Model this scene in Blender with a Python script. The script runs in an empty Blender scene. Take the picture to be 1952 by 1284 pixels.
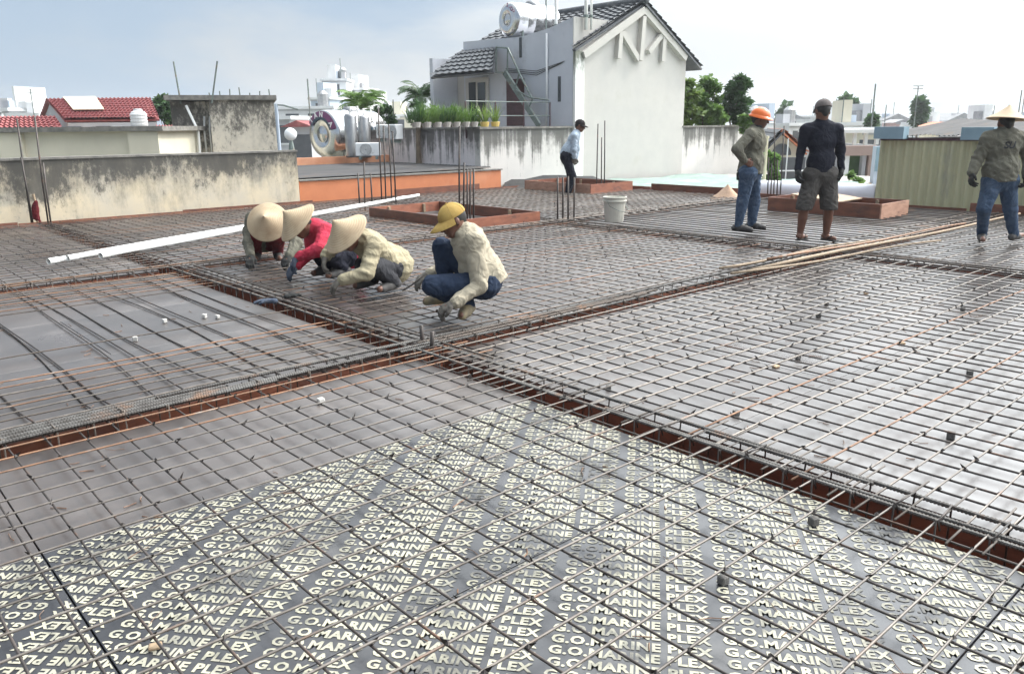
import bpy, bmesh, math, random
import numpy as np
from mathutils import Vector, Matrix
random.seed(7)
RND = random.Random(11)
scene = bpy.context.scene

# ------------------------------------------------------------------ camera
YAW, PITCH, ROLL = math.radians(41.93), math.radians(14.80), math.radians(-0.59)
CAMZ = 1.37
FPX = 1522.4            # focal length in units of a 1952 wide picture
FW = Vector((math.sin(YAW), math.cos(YAW), 0))      # level view direction
RT = Vector((math.cos(YAW), -math.sin(YAW), 0))     # to the right
cam_d = bpy.data.cameras.new('camera')
cam = bpy.data.objects.new('camera', cam_d)
scene.collection.objects.link(cam)
cam_d.sensor_fit = 'HORIZONTAL'
cam_d.sensor_width = 36.0
cam_d.lens = 36.0 * FPX / 1952.0
cam_d.clip_start = 0.05
cam_d.clip_end = 6000
_f = FW * math.cos(PITCH) + Vector((0, 0, -math.sin(PITCH)))
_u = FW * math.sin(PITCH) + Vector((0, 0, math.cos(PITCH)))
_r = RT.copy()
_r2 = _r * math.cos(ROLL) + _u * math.sin(ROLL)
_u2 = -_r * math.sin(ROLL) + _u * math.cos(ROLL)
cam.matrix_world = Matrix(((_r2.x, _u2.x, -_f.x, 0), (_r2.y, _u2.y, -_f.y, 0), (_r2.z, _u2.z, -_f.z, CAMZ), (0, 0, 0, 1)))
scene.camera = cam

# ------------------------------------------------------------------ sky and sun
SUN_EL = math.radians(42)
sun_h = (RT * math.cos(math.radians(28)) + FW * math.sin(math.radians(28))).normalized()
sun_dir = (sun_h * math.cos(SUN_EL) + Vector((0, 0, math.sin(SUN_EL)))).normalized()
world = bpy.data.worlds.new('World')
scene.world = world
world.use_nodes = True
wn, wl = world.node_tree.nodes, world.node_tree.links
wn.clear()
w_out = wn.new('ShaderNodeOutputWorld')
w_bg = wn.new('ShaderNodeBackground')
w_sky = wn.new('ShaderNodeTexSky')
w_sky.sky_type = 'NISHITA'
w_sky.sun_disc = False
w_sky.sun_elevation = SUN_EL
w_sky.sun_rotation = math.atan2(sun_dir.x, sun_dir.y)
w_sky.altitude = 20
w_sky.air_density = 1.0
w_sky.dust_density = 2.2
w_sky.ozone_density = 1.4
w_bg.inputs['Strength'].default_value = 0.104
w_co = wn.new('ShaderNodeTexCoord')
w_sep = wn.new('ShaderNodeSeparateXYZ')
wl.new(w_co.outputs['Generated'], w_sep.inputs[0])
def wmath(op, a, b=None, c=None):
    n = wn.new('ShaderNodeMath'); n.operation = op
    for i, v in enumerate((a, b, c)):
        if v is None: continue
        if isinstance(v, (int, float)): n.inputs[i].default_value = v
        else: wl.new(v, n.inputs[i])
    return n.outputs[0]
zup = wmath('ADD', wmath('MAXIMUM', w_sep.outputs[2], 0.0), 0.30)
w_cmb = wn.new('ShaderNodeCombineXYZ')
wl.new(wmath('DIVIDE', w_sep.outputs[0], zup), w_cmb.inputs[0])
wl.new(wmath('DIVIDE', w_sep.outputs[1], zup), w_cmb.inputs[1])
w_noise = wn.new('ShaderNodeTexNoise')
w_noise.inputs['Scale'].default_value = 0.9
w_noise.inputs['Detail'].default_value = 7
w_noise.inputs['Roughness'].default_value = 0.5
w_noise.inputs['Distortion'].default_value = 0.3
wl.new(w_cmb.outputs[0], w_noise.inputs['Vector'])
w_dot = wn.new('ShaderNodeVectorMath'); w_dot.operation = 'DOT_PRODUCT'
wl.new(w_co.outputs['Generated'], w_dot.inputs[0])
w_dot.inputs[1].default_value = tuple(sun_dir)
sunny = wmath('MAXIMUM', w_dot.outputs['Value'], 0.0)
w_el = wn.new('ShaderNodeMapRange'); w_el.interpolation_type = 'SMOOTHSTEP'   # glow shaped to rise above the view and brighten the deck
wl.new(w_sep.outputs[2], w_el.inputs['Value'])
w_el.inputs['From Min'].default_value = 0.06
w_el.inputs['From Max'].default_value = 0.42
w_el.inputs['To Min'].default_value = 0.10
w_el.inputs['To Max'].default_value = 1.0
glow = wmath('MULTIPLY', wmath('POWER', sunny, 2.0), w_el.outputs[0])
# thin bright cloud sheet: soft banks, thicker and brighter toward the veiled sun
w_cov = wn.new('ShaderNodeMapRange'); w_cov.interpolation_type = 'SMOOTHSTEP'
wl.new(wmath('ADD', w_noise.outputs['Fac'], wmath('MULTIPLY', sunny, 0.34)), w_cov.inputs['Value'])
w_cov.inputs['From Min'].default_value = 0.45
w_cov.inputs['From Max'].default_value = 0.70
w_cov.inputs['To Min'].default_value = 0.0
w_cov.inputs['To Max'].default_value = 1.0
w_hz = wn.new('ShaderNodeMixRGB')          # clear part: sky seen through thin haze
w_hz.inputs['Fac'].default_value = 0.80
wl.new(w_sky.outputs['Color'], w_hz.inputs['Color1'])
w_hz.inputs['Color2'].default_value = (5.6, 7.1, 8.9, 1)
w_cl = wn.new('ShaderNodeVectorMath'); w_cl.operation = 'SCALE'
w_cl.inputs[0].default_value = (7.4, 7.75, 7.95)
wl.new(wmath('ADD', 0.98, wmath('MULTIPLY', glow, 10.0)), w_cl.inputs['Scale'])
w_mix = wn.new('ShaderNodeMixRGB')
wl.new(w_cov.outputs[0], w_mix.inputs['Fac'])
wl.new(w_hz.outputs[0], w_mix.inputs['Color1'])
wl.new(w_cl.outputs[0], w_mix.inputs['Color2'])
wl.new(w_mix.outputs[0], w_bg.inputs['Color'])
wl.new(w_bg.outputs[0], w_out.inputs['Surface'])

sun_l = bpy.data.lights.new('sun', 'SUN')
sun_l.energy = 3.2
sun_l.angle = math.radians(5)
sun_l.color = (1.0, 0.93, 0.82)
sun_o = bpy.data.objects.new('sun', sun_l)
scene.collection.objects.link(sun_o)
sun_o.rotation_euler = (-sun_dir).to_track_quat('-Z', 'Y').to_euler()

scene.view_settings.view_transform = 'Standard'
scene.view_settings.look = 'None'
scene.view_settings.gamma = 1.0
scene.view_settings.use_curve_mapping = False
scene.view_settings.exposure = -0.20

# ------------------------------------------------------------------ helpers
COL = scene.collection

def ground(px, py, z=0.0):
    """sight line of a 1952x1284 picture point met with the level z"""
    x, y = (px - 976) / FPX, -(py - 642) / FPX
    d = _f + _r2 * x + _u2 * y
    t = (z - CAMZ) / d.z
    return Vector((0, 0, CAMZ)) + d * t

def survey(px, py, dist):
    """point on that sight line at the given level distance ahead"""
    x, y = (px - 976) / FPX, -(py - 642) / FPX
    d = _f + _r2 * x + _u2 * y
    return Vector((0, 0, CAMZ)) + d * (dist / d.dot(FW))

def on_y(px, py, Y):
    x, y = (px - 976) / FPX, -(py - 642) / FPX
    d = _f + _r2 * x + _u2 * y
    return Vector((0, 0, CAMZ)) + d * (Y / d.y)

def on_x(px, py, X):
    x, y = (px - 976) / FPX, -(py - 642) / FPX
    d = _f + _r2 * x + _u2 * y
    return Vector((0, 0, CAMZ)) + d * (X / d.x)

class MB:
    def __init__(s):
        s.v, s.f, s.m = [], [], []
    def add(s, vs, fs, mi=0):
        o = len(s.v)
        s.v += [tuple(p) for p in vs]
        s.f += [tuple(i + o for i in f) for f in fs]
        s.m += [mi] * len(fs)
        return s
    def box(s, a, b, mi=0, M=None):
        x0, y0, z0 = a; x1, y1, z1 = b
        vs = [(x0,y0,z0),(x1,y0,z0),(x1,y1,z0),(x0,y1,z0),(x0,y0,z1),(x1,y0,z1),(x1,y1,z1),(x0,y1,z1)]
        if M is not None: vs = [tuple(M @ Vector(p)) for p in vs]
        return s.add(vs, [(0,3,2,1),(4,5,6,7),(0,1,5,4),(1,2,6,5),(2,3,7,6),(3,0,4,7)], mi)
    def beam(s, a, b, w, h, mi=0, up=(0,0,1)):
        a, b = Vector(a), Vector(b)
        d = (b - a).normalized()
        upv = Vector(up)
        sd = d.cross(upv)
        if sd.length < 1e-4: sd = d.cross(Vector((1,0,0)))
        sd.normalize(); u = sd.cross(d).normalized()
        vs = []
        for p in (a, b):
            for i, j in ((-1,-1),(1,-1),(1,1),(-1,1)):
                vs.append(p + sd * (i*w/2) + u * (j*h/2))
        return s.add(vs, [(0,1,2,3),(7,6,5,4),(0,4,5,1),(1,5,6,2),(2,6,7,3),(3,7,4,0)], mi)
    def tube(s, pts, r, n=6, mi=0, caps=True, radii=None):
        pts = [Vector(p) for p in pts]
        m = len(pts)
        vs, fs = [], []
        up = None
        for i, p in enumerate(pts):
            d = (pts[min(i+1, m-1)] - pts[max(i-1, 0)])
            d = d.normalized() if d.length > 1e-9 else Vector((0,0,1))
            if up is None:
                up = Vector((0,0,1)) if abs(d.z) < .9 else Vector((1,0,0))
            sd = d.cross(up)
            if sd.length < 1e-5: sd = d.cross(Vector((0.3,1,0.2)))
            sd.normalize(); up = sd.cross(d).normalized()
            rr = radii[i] if radii else r
            for k in range(n):
                a = 2*math.pi*k/n
                vs.append(p + sd*(math.cos(a)*rr) + up*(math.sin(a)*rr))
        for i in range(m-1):
            for k in range(n):
                k2 = (k+1) % n
                fs.append((i*n+k, i*n+k2, (i+1)*n+k2, (i+1)*n+k))
        if caps:
            fs.append(tuple(reversed(range(n))))
            fs.append(tuple((m-1)*n+k for k in range(n)))
        return s.add(vs, fs, mi)
    def lathe(s, prof, n=24, mi=0, M=None, closed=False):
        vs, fs = [], []
        for (r, z) in prof:
            for k in range(n):
                a = 2*math.pi*k/n
                p = Vector((r*math.cos(a), r*math.sin(a), z))
                vs.append(M @ p if M is not None else p)
        for i in range(len(prof)-1):
            for k in range(n):
                k2 = (k+1) % n
                fs.append((i*n+k, i*n+k2, (i+1)*n+k2, (i+1)*n+k))
        return s.add(vs, fs, mi)
    def poly(s, pts, thick, nrm, mi=0):
        """flat outline with thickness along -nrm"""
        n = len(pts); nv = Vector(nrm).normalized()*thick
        vs = [Vector(p) for p in pts] + [Vector(p) - nv for p in pts]
        fs = [tuple(range(n)), tuple(reversed(range(n, 2*n)))]
        for i in range(n):
            j = (i+1) % n
            fs.append((i, i+n, j+n, j))
        return s.add(vs, fs, mi)
    def mesh(s, name, smooth=False):
        me = bpy.data.meshes.new(name)
        me.from_pydata([tuple(p) for p in s.v], [], s.f)
        if any(s.m): me.polygons.foreach_set('material_index', s.m)
        if smooth: me.polygons.foreach_set('use_smooth', [True]*len(s.f))
        me.update()
        return me

def link(name, data, mats=None, parent=None, loc=None):
    o = bpy.data.objects.new(name, data)
    COL.objects.link(o)
    if mats is not None and data is not None and len(data.materials) == 0:
        for m in (mats if isinstance(mats, (list, tuple)) else [mats]):
            data.materials.append(m)
    if parent is not None: o.parent = parent
    if loc is not None: o.location = loc
    return o

def part(name, mb, mats, parent=None, smooth=False, fixn=False):
    me = mb.mesh(name, smooth)
    if fixn:
        bm = bmesh.new(); bm.from_mesh(me); bmesh.ops.recalc_face_normals(bm, faces=bm.faces); bm.to_mesh(me); bm.free()
    return link(name, me, mats, parent)

def bevelled(name, a, b, mats, parent=None, w=0.006, M=None):
    mb = MB(); mb.box(a, b, 0, M)
    me = mb.mesh(name)
    bm = bmesh.new(); bm.from_mesh(me)
    bmesh.ops.bevel(bm, geom=list(bm.edges), offset=w, segments=1, affect='EDGES')
    bm.to_mesh(me); bm.free()
    return link(name, me, mats, parent)

def tag(o, label=None, cat=None, group=None, kind=None):
    if label: o['label'] = label
    if cat: o['category'] = cat
    if group: o['group'] = group
    if kind: o['kind'] = kind
    return o

def thing(name, label, cat, loc=(0,0,0), group=None, rotz=0.0):
    o = bpy.data.objects.new(name, None)
    COL.objects.link(o)
    o.empty_display_size = 0.1
    o.location = loc; o.rotation_euler = (0, 0, rotz)
    return tag(o, label, cat, group)

# ------------------------------------------------------------------ materials
MATS = {}
def mat(name, c1, c2=None, scale=6.0, rough=0.7, metal=0.0, bump=0.0, bscale=None, spec=0.5,
        stretch=(1,1,1), detail=5, lo=0.35, hi=0.65, rough2=None, c3=None, c3scale=1.0, c3lo=.55, c3hi=.7,
        rnd=0.0, ior=None, bdist=0.01, coat=0.0):
    """procedural surface: two colours by noise, optional third stain colour, bump, per-object value shift"""
    m = bpy.data.materials.new(name); m.use_nodes = True
    nt = m.node_tree; N, L = nt.nodes, nt.links
    b = N['Principled BSDF']
    b.inputs['Roughness'].default_value = rough
    b.inputs['Metallic'].default_value = metal
    b.inputs['Specular IOR Level'].default_value = spec
    if ior: b.inputs['IOR'].default_value = ior
    if coat: b.inputs['Coat Weight'].default_value = coat
    tc = N.new('ShaderNodeTexCoord'); mp = N.new('ShaderNodeMapping')
    mp.inputs['Scale'].default_value = stretch
    L.new(tc.outputs['Object'], mp.inputs['Vector'])
    c2 = c2 or tuple(x*0.8 for x in c1)
    nz = N.new('ShaderNodeTexNoise')
    nz.inputs['Scale'].default_value = scale; nz.inputs['Detail'].default_value = detail
    nz.inputs['Roughness'].default_value = 0.6
    L.new(mp.outputs[0], nz.inputs['Vector'])
    rp = N.new('ShaderNodeValToRGB')
    rp.color_ramp.elements[0].position = lo; rp.color_ramp.elements[0].color = (*c1, 1)
    rp.color_ramp.elements[1].position = hi; rp.color_ramp.elements[1].color = (*c2, 1)
    L.new(nz.outputs['Fac'], rp.inputs['Fac'])
    col = rp.outputs['Color']
    if c3 is not None:
        n3 = N.new('ShaderNodeTexNoise'); n3.inputs['Scale'].default_value = c3scale
        n3.inputs['Detail'].default_value = 8; n3.inputs['Roughness'].default_value = 0.65
        L.new(mp.outputs[0], n3.inputs['Vector'])
        r3 = N.new('ShaderNodeMapRange'); r3.interpolation_type = 'SMOOTHSTEP'
        r3.inputs['From Min'].default_value = c3lo; r3.inputs['From Max'].default_value = c3hi
        L.new(n3.outputs['Fac'], r3.inputs['Value'])
        mx = N.new('ShaderNodeMixRGB'); mx.inputs['Color2'].default_value = (*c3, 1)
        L.new(r3.outputs[0], mx.inputs['Fac']); L.new(col, mx.inputs['Color1'])
        col = mx.outputs[0]
    if rnd:
        oi = N.new('ShaderNodeObjectInfo')
        mr = N.new('ShaderNodeMapRange'); mr.inputs['To Min'].default_value = 1-rnd; mr.inputs['To Max'].default_value = 1+rnd
        L.new(oi.outputs['Random'], mr.inputs['Value'])
        hs = N.new('ShaderNodeHueSaturation'); L.new(mr.outputs[0], hs.inputs['Value']); L.new(col, hs.inputs['Color'])
        col = hs.outputs[0]
    L.new(col, b.inputs['Base Color'])
    if rough2 is not None:
        rr = N.new('ShaderNodeMapRange'); rr.inputs['From Min'].default_value = .3; rr.inputs['From Max'].default_value = .7
        rr.inputs['To Min'].default_value = rough; rr.inputs['To Max'].default_value = rough2
        nr = N.new('ShaderNodeTexNoise'); nr.inputs['Scale'].default_value = scale*0.37; nr.inputs['Detail'].default_value = 4
        L.new(mp.outputs[0], nr.inputs['Vector']); L.new(nr.outputs['Fac'], rr.inputs['Value'])
        L.new(rr.outputs[0], b.inputs['Roughness'])
    if bump:
        nb = N.new('ShaderNodeTexNoise'); nb.inputs['Scale'].default_value = bscale or scale*4; nb.inputs['Detail'].default_value = 6
        L.new(mp.outputs[0], nb.inputs['Vector'])
        bp = N.new('ShaderNodeBump'); bp.inputs['Strength'].default_value = bump; bp.inputs['Distance'].default_value = bdist
        L.new(nb.outputs['Fac'], bp.inputs['Height']); L.new(bp.outputs[0], b.inputs['Normal'])
    MATS[name] = m
    return m

def stained(name, base, base2, mould, top, depth, streak=(7,7,0.6), amount=0.5, rough=0.9, low=None, soft=0.0, speck=0.0):
    """painted masonry with dark mould that runs down from the wall top (object z = top) for about `depth`"""
    m = mat(name, base, base2, scale=2.2, rough=rough, bump=0.35, bscale=60, bdist=0.004, c3=low, c3scale=1.3) if low else \
        mat(name, base, base2, scale=2.2, rough=rough, bump=0.35, bscale=60, bdist=0.004)
    nt = m.node_tree; N, L = nt.nodes, nt.links
    b = N['Principled BSDF']
    src = b.inputs['Base Color'].links[0].from_socket
    tc = N.new('ShaderNodeTexCoord')
    mp = N.new('ShaderNodeMapping'); mp.inputs['Scale'].default_value = streak
    L.new(tc.outputs['Object'], mp.inputs['Vector'])
    n1 = N.new('ShaderNodeTexNoise'); n1.inputs['Scale'].default_value = 1.0; n1.inputs['Detail'].default_value = 7; n1.inputs['Roughness'].default_value = .7
    L.new(mp.outputs[0], n1.inputs['Vector'])
    n2 = N.new('ShaderNodeTexNoise'); n2.inputs['Scale'].default_value = 2.6; n2.inputs['Detail'].default_value = 8; n2.inputs['Roughness'].default_value = .7
    L.new(tc.outputs['Object'], n2.inputs['Vector'])
    sp = N.new('ShaderNodeSeparateXYZ'); L.new(tc.outputs['Object'], sp.inputs[0])
    hr = N.new('ShaderNodeMapRange'); hr.inputs['From Min'].default_value = top - depth; hr.inputs['From Max'].default_value = top
    hr.inputs['To Min'].default_value = -0.16; hr.inputs['To Max'].default_value = 0.30
    L.new(sp.outputs[2], hr.inputs['Value'])
    a1 = N.new('ShaderNodeMath'); a1.operation = 'ADD'; L.new(n1.outputs['Fac'], a1.inputs[0]); L.new(hr.outputs[0], a1.inputs[1])
    a2 = N.new('ShaderNodeMath'); a2.operation = 'MULTIPLY_ADD'; L.new(n2.outputs['Fac'], a2.inputs[0]); a2.inputs[1].default_value = 0.55; L.new(a1.outputs[0], a2.inputs[2])
    r = N.new('ShaderNodeMapRange'); r.interpolation_type = 'SMOOTHSTEP'
    r.inputs['From Min'].default_value = 1.12 - amount*0.5 - soft; r.inputs['From Max'].default_value = 1.36 - amount*0.5 + soft
    r.inputs['To Max'].default_value = 0.88 if soft == 0 else .82
    L.new(a2.outputs[0], r.inputs['Value'])
    mx = N.new('ShaderNodeMixRGB'); L.new(r.outputs[0], mx.inputs['Fac']); L.new(src, mx.inputs['Color1']); mx.inputs['Color2'].default_value = (*mould, 1)
    out = mx.outputs[0]
    if speck:
        n4 = N.new('ShaderNodeTexNoise'); n4.inputs['Scale'].default_value = 9; n4.inputs['Detail'].default_value = 10; n4.inputs['Roughness'].default_value = .8
        mp4 = N.new('ShaderNodeMapping'); mp4.inputs['Scale'].default_value = (1, 1, .6); L.new(tc.outputs['Object'], mp4.inputs['Vector']); L.new(mp4.outputs[0], n4.inputs['Vector'])
        n5 = N.new('ShaderNodeTexNoise'); n5.inputs['Scale'].default_value = 1.1; n5.inputs['Detail'].default_value = 3; L.new(tc.outputs['Object'], n5.inputs['Vector'])
        s1 = N.new('ShaderNodeMath'); s1.operation = 'MULTIPLY_ADD'; L.new(n5.outputs['Fac'], s1.inputs[0]); s1.inputs[1].default_value = .7; L.new(n4.outputs['Fac'], s1.inputs[2])
        s2 = N.new('ShaderNodeMath'); s2.operation = 'MULTIPLY_ADD'; L.new(hr.outputs[0], s2.inputs[0]); s2.inputs[1].default_value = .7; L.new(s1.outputs[0], s2.inputs[2])
        r5 = N.new('ShaderNodeMapRange'); r5.interpolation_type = 'SMOOTHSTEP'; r5.inputs['From Min'].default_value = 1.02 - speck*.2; r5.inputs['From Max'].default_value = 1.20 - speck*.2; r5.inputs['To Max'].default_value = .8
        L.new(s2.outputs[0], r5.inputs['Value'])
        m5 = N.new('ShaderNodeMixRGB'); L.new(r5.outputs[0], m5.inputs['Fac']); L.new(out, m5.inputs['Color1']); m5.inputs['Color2'].default_value = (.045, .043, .04, 1)
        out = m5.outputs[0]
    L.new(out, b.inputs['Base Color'])
    return m

# steel and timber
mat('bar_pale', (.20,.172,.148), (.115,.097,.082), scale=22, rough=.42, metal=.35, c3=(.15,.085,.055), c3scale=5, c3lo=.56, c3hi=.72, rnd=.22)
mat('bar_mid', (.135,.118,.104), (.085,.072,.062), scale=22, rough=.45, metal=.3, c3=(.12,.07,.045), c3scale=5, c3lo=.56, c3hi=.72, rnd=.25)
mat('board_orange', (.34,.125,.07), (.22,.08,.048), scale=5, rough=.55, bump=.2, bscale=50, c3=(.14,.06,.045), c3scale=3, stretch=(1,1,3), rnd=.12)
mat('bar_rust', (.27,.14,.075), (.15,.085,.055), scale=22, rough=.6, metal=.2, c3=(.30,.25,.21), c3scale=6, rnd=.2)
mat('bar_dark', (.042,.036,.033), (.075,.06,.053), scale=14, rough=.5, metal=.3, c3=(.13,.07,.045), c3scale=5, rnd=.25)  # mat bars along y take this: their shaded side put into the colour
mat('bar_thick', (.125,.118,.11), (.07,.062,.056), scale=18, rough=.38, metal=.6, c3=(.17,.10,.065), c3scale=4, rnd=.15)
mat('bar_beam', (.135,.108,.088), (.07,.054,.044), scale=12, rough=.5, metal=.3, c3=(.20,.105,.055), c3scale=4, rnd=.25)
mat('wire', (.035,.03,.028), (.06,.05,.045), scale=20, rough=.6, metal=.3)
mat('board_red', (.21,.075,.042), (.125,.045,.028), scale=5, rough=.5, bump=.2, bscale=50, c3=(.09,.045,.035), c3scale=3, c3lo=.55, c3hi=.72, stretch=(1,1,3), rnd=.16)
mat('board_pink', (.46,.27,.19), (.36,.19,.13), scale=6, rough=.65, bump=.25, bscale=60, stretch=(1,1,4), c3=(.22,.12,.09), c3scale=4, rnd=.1)
mat('ply_raw', (.42,.31,.20), (.33,.23,.15), scale=3, rough=.75, stretch=(1,8,1), bump=.2, bscale=40, c3=(.2,.14,.1), c3scale=3)
mat('timber', (.33,.25,.17), (.24,.17,.11), scale=5, rough=.7, stretch=(8,1,8), bump=.25, bscale=40, rnd=.2)
mat('joist', (.25,.18,.12), (.18,.12,.08), scale=4, rough=.85)
mat('pvc', (.80,.80,.78), (.74,.74,.71), scale=6, rough=.35, c3=(.55,.52,.47), c3scale=5, c3lo=.6, c3hi=.8)
mat('concrete', (.42,.40,.37), (.32,.30,.28), scale=5, rough=.9, bump=.3, bscale=60, c3=(.2,.19,.18), c3scale=1.5)
mat('cube_pale', (.50,.48,.45), (.36,.35,.33), scale=30, rough=.9, bump=.4, bscale=160, rnd=.25)
mat('cube_dark', (.11,.105,.10), (.17,.16,.15), scale=30, rough=.9, bump=.4, bscale=160, rnd=.25)
mat('debris', (.45,.33,.21), (.32,.22,.14), scale=20, rough=.8, rnd=.3)

def film_ply(name, c1, c2, c3, r1, r2, rnd, ior=1.95):
    """film-faced shuttering ply: glossy dark film with dust, cement bloom and scuffs"""
    m = mat(name, c1, c2, scale=1.7, rough=r1, rough2=r2, bump=.10, bscale=9, bdist=.004, c3=c3, c3scale=1.4, c3lo=.50, c3hi=.74, rnd=rnd, ior=ior)
    nt = m.node_tree; N, L = nt.nodes, nt.links
    b = N['Principled BSDF']
    src = b.inputs['Base Color'].links[0].from_socket
    tc = N.new('ShaderNodeTexCoord')
    n1 = N.new('ShaderNodeTexNoise'); n1.inputs['Scale'].default_value = 5.5; n1.inputs['Detail'].default_value = 9; n1.inputs['Roughness'].default_value = .75; n1.inputs['Distortion'].default_value = 1.2
    L.new(tc.outputs['Object'], n1.inputs['Vector'])
    r = N.new('ShaderNodeMapRange'); r.interpolation_type = 'SMOOTHSTEP'
    r.inputs['From Min'].default_value = .62; r.inputs['From Max'].default_value = .78; r.inputs['To Max'].default_value = .5
    L.new(n1.outputs['Fac'], r.inputs['Value'])
    mx = N.new('ShaderNodeMixRGB'); L.new(r.outputs[0], mx.inputs['Fac']); L.new(src, mx.inputs['Color1']); mx.inputs['Color2'].default_value = (.42,.40,.38,1)
    L.new(mx.outputs[0], b.inputs['Base Color'])
    return m
film_ply('film_brown', (.034,.027,.025), (.070,.057,.052), (.125,.106,.097), .24, .44, .25)
film_ply('film_grey', (.024,.025,.030), (.040,.041,.047), (.075,.073,.073), .24, .42, .08, 1.55)
mat('letter_print', (.46,.435,.325), (.33,.315,.26), scale=9, rough=.5, spec=.3, c3=(.085,.082,.078), c3scale=3.2, c3lo=.46, c3hi=.66)

# fabrics, skin
def cloth(name, c1, c2=None, scale=9, c3=None, folds=True):
    m = mat(name, c1, c2 or tuple(x*.72 for x in c1), scale=scale, rough=.9, bump=.4, bscale=60, bdist=.006, spec=.12, c3=c3, c3scale=5)
    nt = m.node_tree; N, L = nt.nodes, nt.links
    b = N['Principled BSDF']; bp0 = b.inputs['Normal'].links[0].from_node
    tc = N.new('ShaderNodeTexCoord')
    hs = []
    for (sc, ds) in ((4.5, 1.3), (9.0, 1.0)):       # folds: sharp crests where the noise crosses its middle
        n = N.new('ShaderNodeTexNoise'); n.inputs['Scale'].default_value = sc; n.inputs['Detail'].default_value = 2; n.inputs['Distortion'].default_value = ds
        L.new(tc.outputs['Object'], n.inputs['Vector'])
        s1 = N.new('ShaderNodeMath'); s1.operation = 'SUBTRACT'; L.new(n.outputs['Fac'], s1.inputs[0]); s1.inputs[1].default_value = .5
        s2 = N.new('ShaderNodeMath'); s2.operation = 'ABSOLUTE'; L.new(s1.outputs[0], s2.inputs[0])
        s3 = N.new('ShaderNodeMath'); s3.operation = 'MULTIPLY'; L.new(s2.outputs[0], s3.inputs[0]); s3.inputs[1].default_value = -1.0 if sc < 10 else -.55
        hs.append(s3.outputs[0])
    ad = N.new('ShaderNodeMath'); ad.operation = 'ADD'; L.new(hs[0], ad.inputs[0]); L.new(hs[1], ad.inputs[1])
    bp = N.new('ShaderNodeBump'); bp.inputs['Strength'].default_value = .9; bp.inputs['Distance'].default_value = .032 if folds else .0
    L.new(ad.outputs[0], bp.inputs['Height']); L.new(bp.outputs[0], bp0.inputs['Normal'])
    return m
cloth('khaki', (.36,.315,.215), (.29,.25,.17))
cloth('khaki_pale', (.39,.345,.265), (.33,.29,.22))
cloth('olive_grey', (.150,.143,.112), (.125,.118,.094))
cloth('crimson', (.45,.042,.075), (.33,.03,.05))
cloth('maroon', (.15,.025,.028), (.08,.014,.02))
cloth('denim', (.045,.070,.115), (.070,.10,.155), c3=(.10,.135,.19))
cloth('denim_dark', (.020,.030,.055), (.030,.042,.07))
cloth('charcoal', (.030,.030,.034), (.05,.05,.055))
cloth('navy_black', (.013,.014,.022), (.02,.021,.03))
cloth('short_grey', (.085,.078,.072), (.065,.06,.056))
cloth('check_blue', (.42,.48,.55), (.30,.36,.43), scale=30)
cloth('glove_dark', (.028,.028,.028), (.05,.05,.048), scale=25, folds=False)
cloth('glove_grey', (.16,.145,.125), (.10,.09,.08), scale=25, folds=False)
cloth('glove_blue', (.055,.072,.105), (.09,.10,.125), scale=20, folds=False)
cloth('cap_yellow', (.40,.275,.09), (.34,.22,.07), scale=14, folds=False)
cloth('cap_black', (.022,.018,.02), (.035,.03,.03), folds=False)
cloth('cap_grey', (.17,.15,.145), (.12,.105,.10), folds=False)
mat('skin', (.16,.075,.05), (.125,.058,.038), scale=12, rough=.5, spec=.4)
mat('hair', (.012,.011,.011), (.02,.018,.017), scale=40, rough=.6)
mat('eye', (.02,.015,.012), (.03,.02,.02), scale=10, rough=.2)
mat('helmet_orange', (.72,.15,.025), (.66,.13,.02), scale=8, rough=.28)
mat('shoe_dark', (.035,.033,.034), (.06,.055,.052), scale=14, rough=.75)
mat('sandal_yellow', (.28,.22,.12), (.12,.10,.07), scale=14, rough=.7)
def straw():
    m = mat('straw', (.46,.355,.235), (.385,.285,.18), scale=7, rough=.62, spec=.3, c3=(.30,.21,.13), c3scale=5, c3lo=.52, c3hi=.78)
    nt = m.node_tree; N, L = nt.nodes, nt.links
    b = N['Principled BSDF']
    tc = N.new('ShaderNodeTexCoord')
    wv = N.new('ShaderNodeTexWave'); wv.bands_direction = 'Z'; wv.inputs['Scale'].default_value = 28; wv.inputs['Distortion'].default_value = .6
    L.new(tc.outputs['Object'], wv.inputs['Vector'])
    bp = N.new('ShaderNodeBump'); bp.inputs['Strength'].default_value = .35; bp.inputs['Distance'].default_value = .004
    L.new(wv.outputs['Fac'], bp.inputs['Height']); L.new(bp.outputs[0], b.inputs['Normal'])
straw()
# ------------------------------------------------------------------ formwork deck
TR = {'b1': (2.68, 2.90), 'b2': (3.87, 4.09), 'b3': (8.05, 8.29), 'b5': (8.10, 8.33)}
XS = [(-2.3, 2.68), (2.90, 8.10), (8.33, 13.55)]
YS = [(-1.6, 3.87), (4.09, 8.05), (8.29, 13.60)]
JST = MB()
for i in range(26):
    x = -2.2 + i * 0.62
    if any(a - .06 < x < b + .06 for a, b in (TR['b1'], TR['b5'])): continue
    for (ya, yb) in YS: JST.box((x - .03, ya + .03, -.115), (x + .03, yb - .03, -.0195))
deck = part('formwork_deck', JST, MATS['joist'])
tag(deck, 'dark film-faced plywood formwork deck under the reinforcement', 'formwork', kind='structure')

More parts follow.
